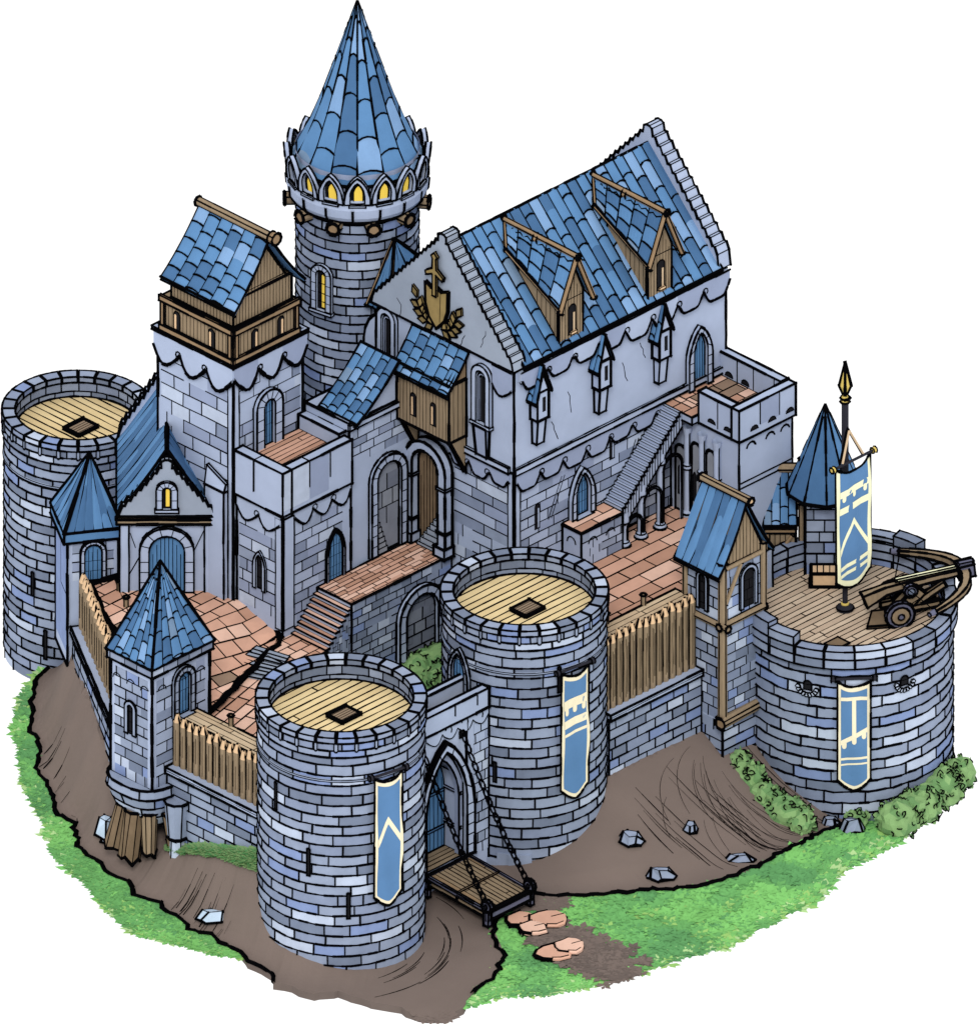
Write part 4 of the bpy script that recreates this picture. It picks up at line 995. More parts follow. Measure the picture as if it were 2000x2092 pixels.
for b in (-.42, .42):
    m = MB(); m.rod(bp(.45, b-.12, 1.35), bp(.45, b+.12, 1.35), .32, .32, 'iron', 14, .04); m.rod(bp(.45, b-.16, 1.35), bp(.45, b+.15, 1.35), .18, .18, 'stone_dark', 12, .025); m.build('winch_drum', t)

# ------------------------------------------------------------------ gate wall, drawbridge, chains
t = thing('gate_wall', 'gate wall with pointed archway and blue doors between the round towers', 'gate', (-11, -5.7, -9))
GX0, GX1, GY = -14.6, -8.2, -6.5
GW = Fr((0, GY, 0), (1, 0, 0), (0, -1, 0)); gc = -11.25
m = MB(); m.box((GX0, GY+.02, -9.6), (gc-1.55, -4.9, -.55), 'wall', .05); m.box((gc+1.55, GY+.02, -9.6), (GX1, -4.9, -.55), 'wall', .05)
P = arch_pts(3.1, 6.6, 'point', 16)
up = [(-1.6, 7.75)]+[(max(-1.6, x), y) for x, y in P if y > 0]+[(1.6, 7.75)]
m.prism([GW.P(gc+x, -8.3+y, -.02) for x, y in up], [GW.P(gc+x, -8.3+y, -1.6) for x, y in up], 'wall', 0)
wall_bricks(m, GW, gc+2.05, GX1-.02, -8.6, -1.4, .6, .56, .024, WALLB, w=.0)
m.build('wall', t)
m = MB(); m.box((GX0, GY-.12, -.75), (GX1-.1, GY+.35, .3), 'wall', .05); m.box((GX0, -5.2, -.6), (GX1+.2, -4.8, .35), 'wall', .05)
for u in (-10.6, -9.1): m.line([(u, GY-.13, .28), (u, GY-.13, -.3)], .03)
m.build('parapet', t)
m = MB(); scallop(m, GW, gc-1.2, GX1-.1, -.75, -1.5, 4, .06, 'wall', .02, .4, hooks=False)
for u in (-11.0, -9.9, -8.9): m.line([GW.P(u+.22*math.cos(q), -1.0+.25*math.sin(q), .08) for q in (-.6, 0, .7, 1.4, 2.1, 2.8)], .022)
m.build('corbel_band', t)
m = MB(); paving(m, [(GX0, GY+.35), (GX1, GY+.35), (GX1, -5.2), (GX0, -5.2)], -.5, 6, .32, 0, DECK, .018); m.build('walkway', t)
m = MB(); arch_ring(m, GW, gc, -8.3, 2.75, 6.25, .52, 'point', .22, 'wall', .055, True); arch_ring(m, Fr((0, GY+.4, 0), (1, 0, 0), (0, -1, 0)), gc, -8.3, 2.25, 5.7, .5, 'point', .3, 'wall_dark', .045, False)
m.fbox(GW, (gc+1.3, -8.3, -1.55), (gc+1.54, -4, -.02), 'wall', .035); m.fbox(GW, (gc-1.54, -8.3, -1.55), (gc-1.3, -4, -.02), 'wall', .035)
for z in (-6.9, -5.0): m.fbox(GW, (gc+1.2, z, -1.5), (gc+1.36, z+.14, -.1), 'wall_dark', .03)
m.build('arch', t)
for s in (-1, 1):
    m = MB(); A = Fr((gc, GY+1.35, 0), (1, 0, 0), (0, -1, 0)); P = arch_pts(2.5, 5.9, 'point', 16)
    pol = [(x, -8.25+y) for x, y in P if x*s >= -1e-6]
    if s > 0: pol = pol+[(0, -8.25)]
    else: pol = [(0, -8.25)]+pol
    m.prism([A.P(u, v, 0) for u, v in pol], [A.P(u, v, .12) for u, v in pol], 'blue_door', .03)
    for i in range(1, 5): m.line([A.P(s*.27*i, -8.2, .125), A.P(s*.27*i, -8.25+5.6*(1-.42*(i/4.6)**2), .125)], .016)
    for z in (-7.2, -5.2): m.fbox(A, (min(0, s*1.2), z, .12), (max(0, s*1.2), z+.14, .16), 'roof_dark', .022)
    m.build('door_leaf', t)
m = MB(); paving(m, [(gc-1.3, GY+.02), (gc+1.3, GY+.02), (gc+1.3, GY+1.4), (gc-1.3, GY+1.4)], -8.28, 8, .3, 0, [('wood', 1)], .018); m.box((gc-1.6, GY+.02, -9.6), (gc+1.6, -4.9, -8.31), 'wall_dark', .03)
m.box((gc-1.3, GY+1.36, -8.3), (gc+1.3, GY+1.5, -8.05), 'stone_mid', .03); m.build('threshold', t)
t = thing('drawbridge', 'lowered wooden drawbridge in front of the gate', 'drawbridge', (gc, -9, -9))
DX0, DX1, DY0, DY1 = gc-1.4, gc+1.42, -6.75, -11.0
def dz(y): return -8.32-.25*(y-DY0)/(DY1-DY0)
m = MB(); paving(m, [(DX0, DY1), (DX1, DY1), (DX1, DY0), (DX0, DY0)], lambda x, y: dz(y), 9, .27, PI/2, [('wood', 3), ('wood_warm', 1)], .018, .1)
B = [(DX0, DY1), (DX1, DY1), (DX1, DY0), (DX0, DY0)]
m.prism([V((x, y, dz(y)-.42)) for x, y in B], [V((x, y, dz(y)-.015)) for x, y in B], 'wood', .05)
m.build('deck', t)
m = MB()
for x in (DX0, DX1): m.prism([V((x-.07, DY1, dz(DY1)-.1)), V((x+.07, DY1, dz(DY1)-.1)), V((x+.07, DY0, dz(DY0)-.1)), V((x-.07, DY0, dz(DY0)-.1))], [V((x-.07, DY1, dz(DY1)+.08)), V((x+.07, DY1, dz(DY1)+.08)), V((x+.07, DY0, dz(DY0)+.08)), V((x-.07, DY0, dz(DY0)+.08))], 'iron', .035)
for y in (DY1+.06, DY0-.06): m.box((DX0-.1, y-.07, dz(y)-.45), (DX1+.1, y+.07, dz(y)+.09), 'iron', .04)
y = (DY0+DY1)/2+.1; m.box((DX0, y-.06, dz(y)-.3), (DX1, y+.06, dz(y)+.05), 'wood_dark', .03)
m.build('frame', t)
for x in (DX0-.02, DX1+.02):
    m = MB(); y = DY1+.12
    m.rod((x-.1, y, dz(y)+.28), (x+.1, y, dz(y)+.28), .3, .3, 'iron', 12, .05); m.rod((x-.13, y, dz(y)+.3), (x+.13, y, dz(y)+.3), .11, .11, 'dark', 8, .03); m.box((x-.12, y-.16, dz(y)-.75), (x+.12, y+.16, dz(y)+.05), 'iron', .045)
    m.build('lug', t)
m = MB(); m.rod((DX0-.15, DY0-.1, dz(DY0)-.35), (DX0+.1, DY0-.1, dz(DY0)-.35), .22, .22, 'iron', 10, .05); m.box((DX0-.2, DY0-.25, dz(DY0)-1.0), (DX0, DY0+.05, dz(DY0)-.1), 'iron', .04); m.build('hinge', t)
def chain(label, a, b):
    a = V(a); b = V(b); d = (b-a).normalized(); s = d.cross(V((0, 0, 1))).normalized(); u = s.cross(d)
    m = MB(); n = int((b-a).length/.4)
    for i in range(n):
        p = a.lerp(b, (i+.5)/n); sag = -.45*4*((i+.5)/n)*(1-(i+.5)/n); p = p+V((0, 0, sag)); w = s if i % 2 else u
        P = [p+d*(.25*math.cos(q*PI/5))+w*(.14*math.sin(q*PI/5)) for q in range(10)]
        for x, y in zip(P, P[1:]+P[:1]): m.seg(x, y, .036)
    for f in range(len(m.m)): pass
    o = m.build('chain', None, b); o['label'] = label; o['category'] = 'chain'; o['group'] = 'drawbridge chains'
chain('black iron chain whose top end shows above the gate arch', GW.P(-10.05, -1.55, .1), (DX1, DY1+.12, dz(DY1)+.3))
chain('black iron chain half hidden behind the foremost round tower', GW.P(-12.65, -1.7, .1), (DX0, DY1+.12, dz(DY1)+.3))
m = MB(); arch_panel(m, GW, -10.05, -1.75, .3, .4, 'round', .03, 'dark', .04); m.build('chain_hole', bpy.data.objects['gate_wall'])

# ------------------------------------------------------------------ brick bridge and steps
t = thing('brick_bridge', 'brick paved bridge with arch leading up to the hall door', 'bridge', (-4, 5.3, -5))
BF_ = Fr((0, 4.1, 0), (1, 0, 0), (0, -1, 0))
m = MB(); m.box((-6.9, 4.1, -6), (-.14, 6.42, -.05), 'wall', .05)
wall_bricks(m, BF_, -6.85, -.2, -6, -.1, .75, .42, .02, STONE, keep=.8)
m.build('wall', t)
m = MB(); paving(m, [(-6.9, 4.05), (-.14, 4.05), (-.14, 6.43), (-6.9, 6.43)], -.03, .95, .24, PI/2*0, BRICK, .016, .4, .85)
m.line([(-6.9, 4.05, -.02), (-.14, 4.05, -.02)], .05); m.build('deck', t)
m = MB()
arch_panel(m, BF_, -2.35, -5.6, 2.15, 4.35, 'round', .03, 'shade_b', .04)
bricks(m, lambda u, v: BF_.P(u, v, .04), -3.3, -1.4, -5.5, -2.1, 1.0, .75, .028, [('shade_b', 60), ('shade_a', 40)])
o = m.build('archway', t)
m = MB(); arch_ring(m, BF_, -2.35, -5.6, 2.15, 4.35, .45, 'round', .28, 'wall', .05, True); m.build('arch', o)
m = MB(); n = 8
for i in range(n):
    x1 = -6.9-1.7*i/n; x0 = x1-1.7/n-.02; z = -.1-(i+1)*1.8/n
    m.box((x0, 4.1, -6), (x1, 6.42, z), 'wall', 0); m.box((x0-.03, 4.06, z+.004), (x1, 6.42, z+.05), pick(BRICK), .026)
    wall_bricks(m, BF_, x0, x1, -6, z-.1, .5, .42, .016, STONE)
    m.line([(x0, 4.08, z+.05), (x1, 4.08, z+.05)], .035)
m.build('step', t)
m = MB(); m.box((-10.9, 4.1, -6), (-8.58, 6.7, -1.97), 'wall_grey', .05); paving(m, [(-10.9, 4.06), (-8.58, 4.06), (-8.58, 6.7), (-10.9, 6.7)], -1.95, .95, .6, 0, BRICK, .02)
m.build('landing', t)
m = MB(); q4 = [px(492, 1238, -1.9), px(556, 1258, -1.9), px(522, 1306, -2.2), px(436, 1289, -2.2)]
q4 = [V((x, y, 0)) for x, y in q4]
for i in range(8):
    a, b = i/8, (i+1)/8+.01; z = -1.9-.035*i+R_.uniform(-.03, .06)
    c4 = [q4[0].lerp(q4[3], a), q4[1].lerp(q4[2], a), q4[1].lerp(q4[2], b), q4[0].lerp(q4[3], b)]
    m.prism([p+V((0, 0, -4)) for p in c4], [p+V((0, 0, z)) for p in c4], 'wall_grey', .03)
m.build('lower_step', t)

# ------------------------------------------------------------------ outside stair of the hall with arcade and terrace
t = thing('outer_stair', 'steep grey outer staircase on arches along the hall wall', 'staircase', (8, -.7, 0))
m = MB(); n = 22; X0, X1, Z0, Z1 = 6.05, 10.05, 2.0, 5.9
for i in range(n):
    x = X0+(X1-X0)*i/n; z = Z0+(Z1-Z0)*(i+1)/n; zb = max(z-1.0, 0)
    m.box((x, -1.3, zb), (x+(X1-X0)/n+.01, -.01, z), 'wall', .018)
    m.line([(x, -1.31, z), (x+(X1-X0)/n, -1.31, z)], .045); m.line([(x, -1.31, z-(Z1-Z0)/n), (x, -1.31, z)], .045)
    m.line([(x, -.05, z), (x+(X1-X0)/n, -.05, z)], .03)
m.line([(X0+.2, -1.31, Z0-.75), (X1, -1.31, Z1-.85)], .035)
m.build('flight', t)
for x, h in ((6.3, 1.55), (7.45, 2.6), (8.75, 3.8)):
    m = MB(); m.lathe((x, -1.14, 0), [(.3, -.02), (.3, .12), (.24, .2), (.16, .3), (.15, h-.45), (.2, h-.35), (.24, h-.28), (.24, h-.12), (.2, h+.3)], 'wall', 12, ((0, .045), (2, .03), (6, .03)))
    for a in (-3*PI/4+PI/2, -3*PI/4-PI/2): m.line([(x+.17*math.cos(a), -1.14+.17*math.sin(a), .25), (x+.17*math.cos(a), -1.14+.17*math.sin(a), h-.3)], .03)
    m.build('column', t)
m = MB(); SFr = Fr((0, -1.2, 0), (1, 0, 0), (0, -1, 0))
for a, b, h in ((6.35, 7.4, 1.3), (7.5, 8.7, 2.35), (8.8, 10.1, 3.6)):
    arch_ring(m, SFr, (a+b)/2, 0, (b-a)-.16, h+.05, .1, 'round', .08, 'wall', .035, False)
m.build('arcade', t)
m = MB(); m.box((6.2, -.35, 0), (10.5, -.02, 1.2), 'dark', 0); m.build('shadow_recess', t) if False else None
t = thing('stone_porch', 'low stone porch with brick top under the pointed hall door', 'porch', (4.7, -.65, 0))
m = MB(); m.box((3.25, -1.3, -.1), (6.04, -.02, 1.95), 'wall', .05); PF = Fr((0, -1.3, 0), (1, 0, 0), (0, -1, 0)); wall_bricks(m, PF, 3.3, 6.0, 0, 1.8, .8, .42, .02, WALLB)
for u in (4.0, 5.2): m.line([PF.P(u+.28*math.cos(q*PI/6), 1.2+.26*math.sin(q*PI/6), .03) for q in range(7)], .026)
PL = Fr((3.25, 0, 0), (0, 1, 0), (-1, 0, 0)); m.line([PL.P(-.65+.28*math.cos(q*PI/6), 1.2+.3*math.sin(q*PI/6), .02) for q in range(7)], .026)
m.build('wall', t)
m = MB(); paving(m, [(3.18, -1.36), (6.05, -1.36), (6.05, -.02), (3.18, -.02)], 1.99, 2.2, .8, 0, BRICK, .02); m.box((3.18, -1.36, 1.9), (6.05, -.02, 1.98), 'brick_mid', .03); m.build('top', t)

t = thing('terrace_block', 'square stone block with brick roof terrace beside the outer stair', 'tower', (12.4, -2.3, 0))
LX, RX, FY, BY = 10.6, 14.2, -4.63, -.02
EL = Fr((LX, 0, 0), (0, 1, 0), (-1, 0, 0)); ER = Fr((0, FY, 0), (1, 0, 0), (0, -1, 0))
m = MB(); m.box((LX, FY, -6), (RX, BY, 5.85), 'wall', .05); m.box((10.04, -2.0, 5.45), (LX, BY, 5.85), 'wall', .04)
for z in (3.0, 2.72): m.line([ER.P(LX, z, .005), ER.P(RX, z, .005)], .03)
for x in (11.4, 12.7, 13.7): m.line([ER.P(x+.3*math.cos(q*PI/6+.3), 4.75+.3*math.sin(q*PI/6+.3), .01) for q in range(6)], .035)
m.build('wall', t)
m = MB(); m.box((LX-.12, FY-.12, 5.4), (RX+.12, FY+.4, 7.15), 'wall', .05); m.box((LX-.12, FY+.4, 5.4), (LX+.38, -2.0, 7.15), 'wall', .05); m.box((RX-.35, FY+.4, 5.4), (RX+.12, BY, 7.2), 'wall', .05)
m.fbox(ER, (LX+1.3, 5.85, .122), (LX+2.6, 7.1, .135), 'wall_dark', 0)
for x in (LX+1.3, LX+2.6): m.line([ER.P(x, 7.15, .13), ER.P(x, 5.9, .13)], .026)
m.line([EL.P(-3.3, 7.15, .13), EL.P(-3.3, 5.6, .13)], .026)
for F, us, d in ((ER, (LX+.9, LX+2.1, LX+3.3), .14), (EL, (-4.0, -2.9), .14)):
    for u in us:
        P = [(u+.25*math.cos(q*PI/6), 5.75+.22*math.sin(q*PI/6)) for q in range(7)]; m.prism([F.P(a, b, 0) for a, b in P], [F.P(a, b, d) for a, b in P], 'dark', .02)
IN = Fr((RX-.35, 0, 0), (0, 1, 0), (-1, 0, 0))
for u in (-3.2, -1.8, -.7):
    P = [(u+.25*math.cos(q*PI/6), 6.05+.25*math.sin(q*PI/6)) for q in range(7)]; m.prism([IN.P(a, b, 0) for a, b in P], [IN.P(a, b, .02) for a, b in P], 'dark', .02)
    m.line([IN.P(u-.55, 7.2, .01), IN.P(u-.55, 6.0, .01)], .024)
m.build('parapet', t)
m = MB(); paving(m, [(10.0, -2.0), (LX+.38, -2.0), (LX+.38, BY), (10.0, BY)], 5.93, 1.3, .7, 0, BRICK, .022); paving(m, [(LX+.38, FY+.4), (RX-.35, FY+.4), (RX-.35, BY), (LX+.38, BY)], 5.93, 1.5, .62, 0, BRICK[:3]+[('brick_brown', 14)], .022); m.build('terrace_floor', t)
for y, w in ((-2.75, .62), (-1.75, .62), (-.75, .8)):
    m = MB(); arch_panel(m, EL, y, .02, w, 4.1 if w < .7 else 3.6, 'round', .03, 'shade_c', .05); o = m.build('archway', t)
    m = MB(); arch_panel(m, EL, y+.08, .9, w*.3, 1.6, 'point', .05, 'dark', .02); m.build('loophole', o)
for y in (-3.25, -2.25, -1.25):
    m = MB(); m.lathe((LX-.12, y, 0), [(.28, 0), (.28, .14), (.17, .3), (.15, 2.5), (.22, 2.6), (.22, 2.8), (.16, 2.9), (.16, 4.4), (.26, 4.9)], 'wall', 12, ((1, .04), (4, .03), (5, .03)))
    for s in (-.17, .17): m.line([(LX-.14, y+s, .3), (LX-.14, y+s, 4.6)], .028)
    m.build('column', t)

# ------------------------------------------------------------------ courts, ditch, hill, grass
def court(name, poly, z0, z1, ang, bw, bh, pal=BRICK, r=.026, side='wall', zf=None, drop=0):
    poly = hull(poly); m = MB(); m.prism([(x, y, z0) for x, y in poly], [(x, y, z1-.01-drop) for x, y in poly], side, .04)
    paving(m, poly, zf or z1, bw, bh, ang, pal, r)
    P = [V((x, y, zf(x, y) if zf else z1)) for x, y in poly]
    Q = []
    for a, b in zip(P, P[1:]+P[:1]):
        n = max(1, int((b-a).length/.7))
        for q in range(n):
            p = a.lerp(b, q/n)+V((R_.uniform(-.1, .1), R_.uniform(-.1, .1), 0)); Q.append(V((p.x, p.y, (zf(p.x, p.y) if zf else z1)+.01)))
    m.line(Q, .085 if zf else .06, True, .03)
    if zf:
        for a, b in zip(P, P[1:]+P[:1]): m.face([a, b, V((b.x, b.y, z1-drop-.1)), V((a.x, a.y, z1-drop-.1))], 'brick_dark')
    o = m.build(name); o['kind'] = 'structure'
    o['label'] = 'brick paved castle court between the walls'
    return o
def west_level(x, y):      # the left court sinks towards its front edge
    d = ((y-5.6)*.93-(x+12.8)*.365); a = max(0, min(1, (-x-7.4)/2.2)); b = max(0, min(1, 1-d/2.6))
    return -1.0-1.0*a*b*b*(3-2*b)
court('courtyard', [(-2.6, -6.3), (11.2, -6.3), (11.2, .0), (-2.6, .0)], -9, -.04, 0, 2.0, .85)
court('courtyard', [(-9.2, 6.5), (-12.8, 5.6), (-17.0, 3.95), (-19.0, 6.2), (-13.2, 15.4), (-8.6, 14.5), (-8, 9)], -9, -1.0, 0, 1.3, .75, zf=west_level, drop=1.2)
court('courtyard', [(-18.6, -4.0), (-9.4, -4.2), (-9.4, 4.05), (-10.9, 6.4), (-18.3, 6.4)], -9, -2.25, math.radians(14), 1.25, .62, BRICK[:3])
m = MB(); m.box((-9.4, -4.7, -9), (-2.6, 4.1, -5.6), 'grass_d', 0); o = m.build('ditch'); o['kind'] = 'structure'; o['label'] = 'green ditch below the brick bridge'

SEG = [((-19.9, .8), (-19.9, -3), (-6.6, -5.3), 7.5), ((-18.6, 9.2), (-13.2, 16.6), (-5.3, -4.7), 6.5), ((-13.2, 16.6), (-9, 19.5), (-5.0, -6), 5), ((-20.4, 4.6), (-19.6, 5.6), (-7.6, -7.4), 5), ((-1.5, -7.9), (6.5, -7.9), (-6.7, -6.5), 7.0), ((6.5, -7.9), (8, -8), (-6.9, -7.2), 4.0)]
def base(x, y):      # the meadow falls away below the bastion
    return -9.5-1.5*math.exp(-((x-11.5)**2+(y+14.5)**2)/60)
RAD = []
def hz(x, y):
    h = 0; p = V((x, y))
    for a, b, zz, L in SEG:
        a = V(a); b = V(b); d = b-a; t = max(0, min(1, (p-a).dot(d)/d.dot(d))); r = (p-(a+d*t)).length
        h += ((zz[0]+(zz[1]-zz[0])*t+9.5)*max(0, 1-r/L)**1.35)**4
    if RAD:      # runs out flat at the edge of the bare earth
        k_ = int((math.atan2(y-cen[1], x-cen[0])+PI)/(2*PI)*720) % 720
        f = max(0, min(1, (1-math.hypot(x-cen[0], y-cen[1])/RAD[k_])/.13)); h *= (f*f*(3-2*f))**4
    return base(x, y)+h**.25+.03*noise.noise(V((x*.6, y*.6, 0)))
DE = [(110, 1268), (72, 1300), (60, 1350), (60, 1395), (76, 1440), (68, 1470), (92, 1500), (112, 1560), (142, 1580), (150, 1622), (185, 1650), (215, 1675), (252, 1690), (262, 1715), (305, 1730), (320, 1746), (350, 1760), (362, 1780), (400, 1790), (430, 1812), (455, 1820), (475, 1842), (510, 1858), (530, 1882), (600, 1902), (650, 1899), (700, 1917), (760, 1927), (800, 1947), (850, 1942), (885, 1930), (905, 1900), (950, 1870), (965, 1830), (942, 1795), (950, 1765), (1015, 1712), (1060, 1718), (1160, 1715), (1250, 1705), (1330, 1700), (1400, 1680), (1450, 1660), (1520, 1622), (1590, 1588), (1640, 1575)]
NFR = len(DE)
def gpx(x, y, dz=0):
    z = -9.5
    for i in range(14): a = px(x, y, z+dz); z = base(*a)
    return px(x, y, z+dz)
edge = [gpx(x, y) for x, y in DE]+[(13.5, -14.5), (15.5, -9), (14, 0), (11, 8), (0, 15), (-6, 21), (-9.5, 22.2)]
# fine, slightly ragged outline
fine = []; vis = []
for i, (a, b) in enumerate(zip(edge, edge[1:]+edge[:1])):
    L = math.dist(a, b); n = max(1, int(L/.33))
    for q in range(n):
        t = q/n; jx = .13 if i < NFR-1 else 0
        fine.append((a[0]+(b[0]-a[0])*t+R_.uniform(-jx, jx), a[1]+(b[1]-a[1])*t+R_.uniform(-jx, jx)))
    if i < NFR: vis.append(len(fine))
nvis = vis[NFR-1]
cen = (-4.0, 2.0); RG = 70
seg_ = list(zip(fine, fine[1:]+fine[:1]))
for q in range(720):
    a = -PI+(q+.5)*2*PI/720; dx, dy = math.cos(a), math.sin(a); best = 20
    for (ax_, ay_), (bx_, by_) in seg_:
        ex, ey = bx_-ax_, by_-ay_; den = dx*ey-dy*ex
        if abs(den) < 1e-9: continue
        t = ((ax_-cen[0])*ey-(ay_-cen[1])*ex)/den; u = ((ax_-cen[0])*dy-(ay_-cen[1])*dx)/den
        if t > 0 and 0 <= u <= 1: best = t
    RAD.append(best)
RAD = [sum(RAD[(q+e) % 720] for e in range(-4, 5))/9 for q in range(720)]
m = MB(); N = len(fine); rings = []
for q in range(RG+1):
    s = (q/RG)**.8
    ring_ = [(cen[0]+(x-cen[0])*s, cen[1]+(y-cen[1])*s) for x, y in fine]
    rings.append([V((x, y, hz(x, y) if q < RG else base(x, y))) for x, y in ring_])
for A, B in zip(rings, rings[1:]):
    for i in range(N): m.face([A[i], A[(i+1) % N], B[(i+1) % N], B[i]], 'dirt')
for i in range(N):
    a, b = rings[-1][i], rings[-1][(i+1) % N]; m.face([a, b, b+V((0, 0, -.4)), a+V((0, 0, -.4))], 'dirt_dark')
def inside(p, poly):
    c = False; j = len(poly)-1
    for i in range(len(poly)):
        a, b = poly[i], poly[j]
        if (a[1] > p[1]) != (b[1] > p[1]) and p[0] < (b[0]-a[0])*(p[1]-a[1])/(b[1]-a[1])+a[0]: c = not c
        j = i
    return c
# grooves washed into the slope: each runs downhill
def groove(x, y, n, L, r):
    P = []; ang = None
    for i in range(n):
        e = .4; gx = hz(x+e, y)-hz(x-e, y); gy = hz(x, y+e)-hz(x, y-e); l = math.hypot(gx, gy)
        d = V((-gx, -gy)) if l > .02 else (ang or V((0, -1)))
        d = d.normalized()
        if ang: d = (d*.45+ang*.55).normalized()
        ang = d; P.append(V((x, y, hz(x, y)+.02))); x += d.x*L; y += d.y*L
    P = [p for p in P if inside((p.x, p.y), fine)]
    for i, (a, b) in enumerate(zip(P, P[1:])): m.seg(a, b, r*(1-abs(2*i/(len(P)-1)-1)*.7))
for i in range(90):
    a, b, zb, L = SEG[R_.choice((0, 0, 1, 1, 4))]; t = R_.uniform(-.05, 1.05); o = R_.uniform(.8, 4.2)
    p = V(a).lerp(V(b), t); d = V(b)-V(a); nn = V((d.y, -d.x)).normalized()
    if (nn.dot(V((-1, -1)))) < 0: nn = -nn
    groove(p.x+nn.x*o, p.y+nn.y*o, R_.randint(5, 13), .42, R_.uniform(.012, .026))
for i in range(26):    # strokes fanning out from the corner by the guard tower
    a0 = math.radians(R_.uniform(-172, -85)); rr = R_.uniform(1.0, 5.2); bend = R_.uniform(.07, .12); P = []
    x = 4.6+rr*math.cos(a0); y = -8.2+rr*math.sin(a0); L = R_.randint(7, 14)
    for q in range(L):
        P.append(V((x, y, hz(x, y)+.025))); a0 += bend; x += .36*math.cos(a0); y += .36*math.sin(a0)
    P = [p for p in P if inside((p.x, p.y), fine)]
    for i_, (a, b) in enumerate(zip(P, P[1:])): m.seg(a, b, R_.uniform(.006, .010)*(1-abs(2*i_/L-1)*.5))
for i in range(16):    # sweeping scratches round the foremost tower
    rr = R_.uniform(4.5, 6.6); a0 = math.radians(R_.uniform(225, 330)); P = []
    for q in range(8):
        a = a0+q*.06; x = T1[0]+rr*math.cos(a); y = T1[1]+rr*math.sin(a); rr -= .05
        P.append(V((x, y, hz(x, y)+.01)))
    for i_, (a, b) in enumerate(zip(P, P[1:])): m.seg(a, b, .02*(1-abs(2*i_/7-1)*.6))
brk = [i for i, (x, y) in enumerate(DE)]
i0 = vis[22]; i1 = vis[30]
for i in list(range(0, i0))+list(range(i1, nvis)):
    m.line([V((*fine[i], base(*fine[i])+.04)), V((*fine[i+1], base(*fine[i+1])+.04))], .06, wob=0)
o = m.build('hillside'); o.data.polygons.foreach_set('use_smooth', [k == m.mi('dirt') for k in m.m]); o['kind'] = 'structure'; o['label'] = 'bare brown earth slope around the castle'

GR_L = DE[0:21]; GR_LO = [(478, 1838), (400, 1828), (330, 1808), (258, 1792), (200, 1742), (158, 1692), (100, 1640), (85, 1580), (46, 1512), (40, 1460), (26, 1392), (40, 1338), (70, 1295), (100, 1262)]
GR_R = DE[30:46]; GR_RO = [(1700, 1545), (1760, 1545), (1735, 1580), (1715, 1612), (1625, 1655), (1560, 1722), (1465, 1772), (1390, 1810), (1300, 1832), (1215, 1862), (1150, 1880), (1060, 1902), (960, 1902), (900, 1925)]
m = MB()
from mathutils.geometry import tessellate_polygon
polys = []
for inn, out in ((GR_L, GR_LO), (GR_R, GR_RO)):
    if out is GR_LO: out = [(x+9, y-5) for x, y in out]
    P = [gpx(x, y) for x, y in inn+out]
    VV = [V((x, y, base(x, y)-.1)) for x, y in P]
    for tri in tessellate_polygon([VV]): m.face([VV[i] for i in tri], 'grass_a')
    polys.append(P)
def tuft(mb, x, y, z, k, s=1.0, flat=.18, nl=6):
    a0 = R_.random()*6.3
    for i in range(nl):
        a = a0+i*2*PI/nl+R_.uniform(-.35, .35); L = s*R_.uniform(.28, .5); w = L*.26
        d = V((math.cos(a), math.sin(a), R_.uniform(.02, flat*2))); n = V((-d.y, d.x, 0)); o = V((x, y, z))
        mb.face([o, o+d*L*.55+n*w, o+d*L, o+d*L*.5-n*w], k)
GP = [('grass_a', 36), ('grass_b', 30), ('grass_c', 12), ('grass_d', 22)]
def greens(x, y, near_edge):
    n = noise.noise(V((x*.35, y*.35, 3)))
    if near_edge: return R_.choice(('grass_b', 'grass_c', 'grass_e'))
    return 'grass_d' if n > .18 else ('grass_b' if n < -.12 else 'grass_a') if R_.random() < .8 else pick(GP)
for P, no in zip(polys, (len(GR_LO), len(GR_RO))):
    x0 = min(p[0] for p in P); x1 = max(p[0] for p in P); y0 = min(p[1] for p in P); y1 = max(p[1] for p in P); cnt = 0; want = 2300 if no == len(GR_LO) else 4200
    tries = 0
    while cnt < want and tries < 60000:
        tries += 1; x = R_.uniform(x0, x1); y = R_.uniform(y0, y1)
        if inside((x, y), P): tuft(m, x, y, base(x, y)-.08+R_.random()*.03, greens(x, y, False), R_.uniform(.8, 1.3), .08); cnt += 1
    out = P[-no:]
    for a, b in zip(out, out[1:]):
        n = int(math.dist(a, b)/.13)
        for q in range(n):
            t = R_.random(); x = a[0]+(b[0]-a[0])*t; y = a[1]+(b[1]-a[1])*t
            x = x+R_.gauss(0, .16)+(cen[0]-x)*.012; y = y+R_.gauss(0, .16)+(cen[1]-y)*.012; tuft(m, x, y, base(x, y)-.07, greens(x, y, True), R_.uniform(.9, 1.7), .06)
# green verge under the left palisade and at the left wall
for i in range(900):
    y = R_.uniform(-3.3, 3.2); x = -20.05-R_.random()**1.3*(.15+.075*(3.2-y)); tuft(m, x, y, hz(x, y)+.04, R_.choice(('grass_d', 'bush', 'bush')), .8, .12)
for i in range(900):
    x = R_.uniform(-9.3, -2.7); y = R_.uniform(-4.5, 4.0); tuft(m, x, y, -5.58, R_.choice(('bush', 'bush_dark')), 1.2, .3)
o = m.build('grass'); o['kind'] = 'stuff'; o['label'] = 'bright green leafy grass round the foot of the hill'
m = MB()
for i in range(420):
    t = R_.random()**.8; x, y = px(1035+(1190-1035)*t+R_.gauss(0, 16+10*t), 1780+(1858-1780)*t+R_.gauss(0, 12+4*t), -9.5)
    tuft(m, x, y, -9.5+R_.random()*.02, R_.choice(('dirt', 'dirt', 'dirt_dark')), R_.uniform(.9, 1.5), .03)
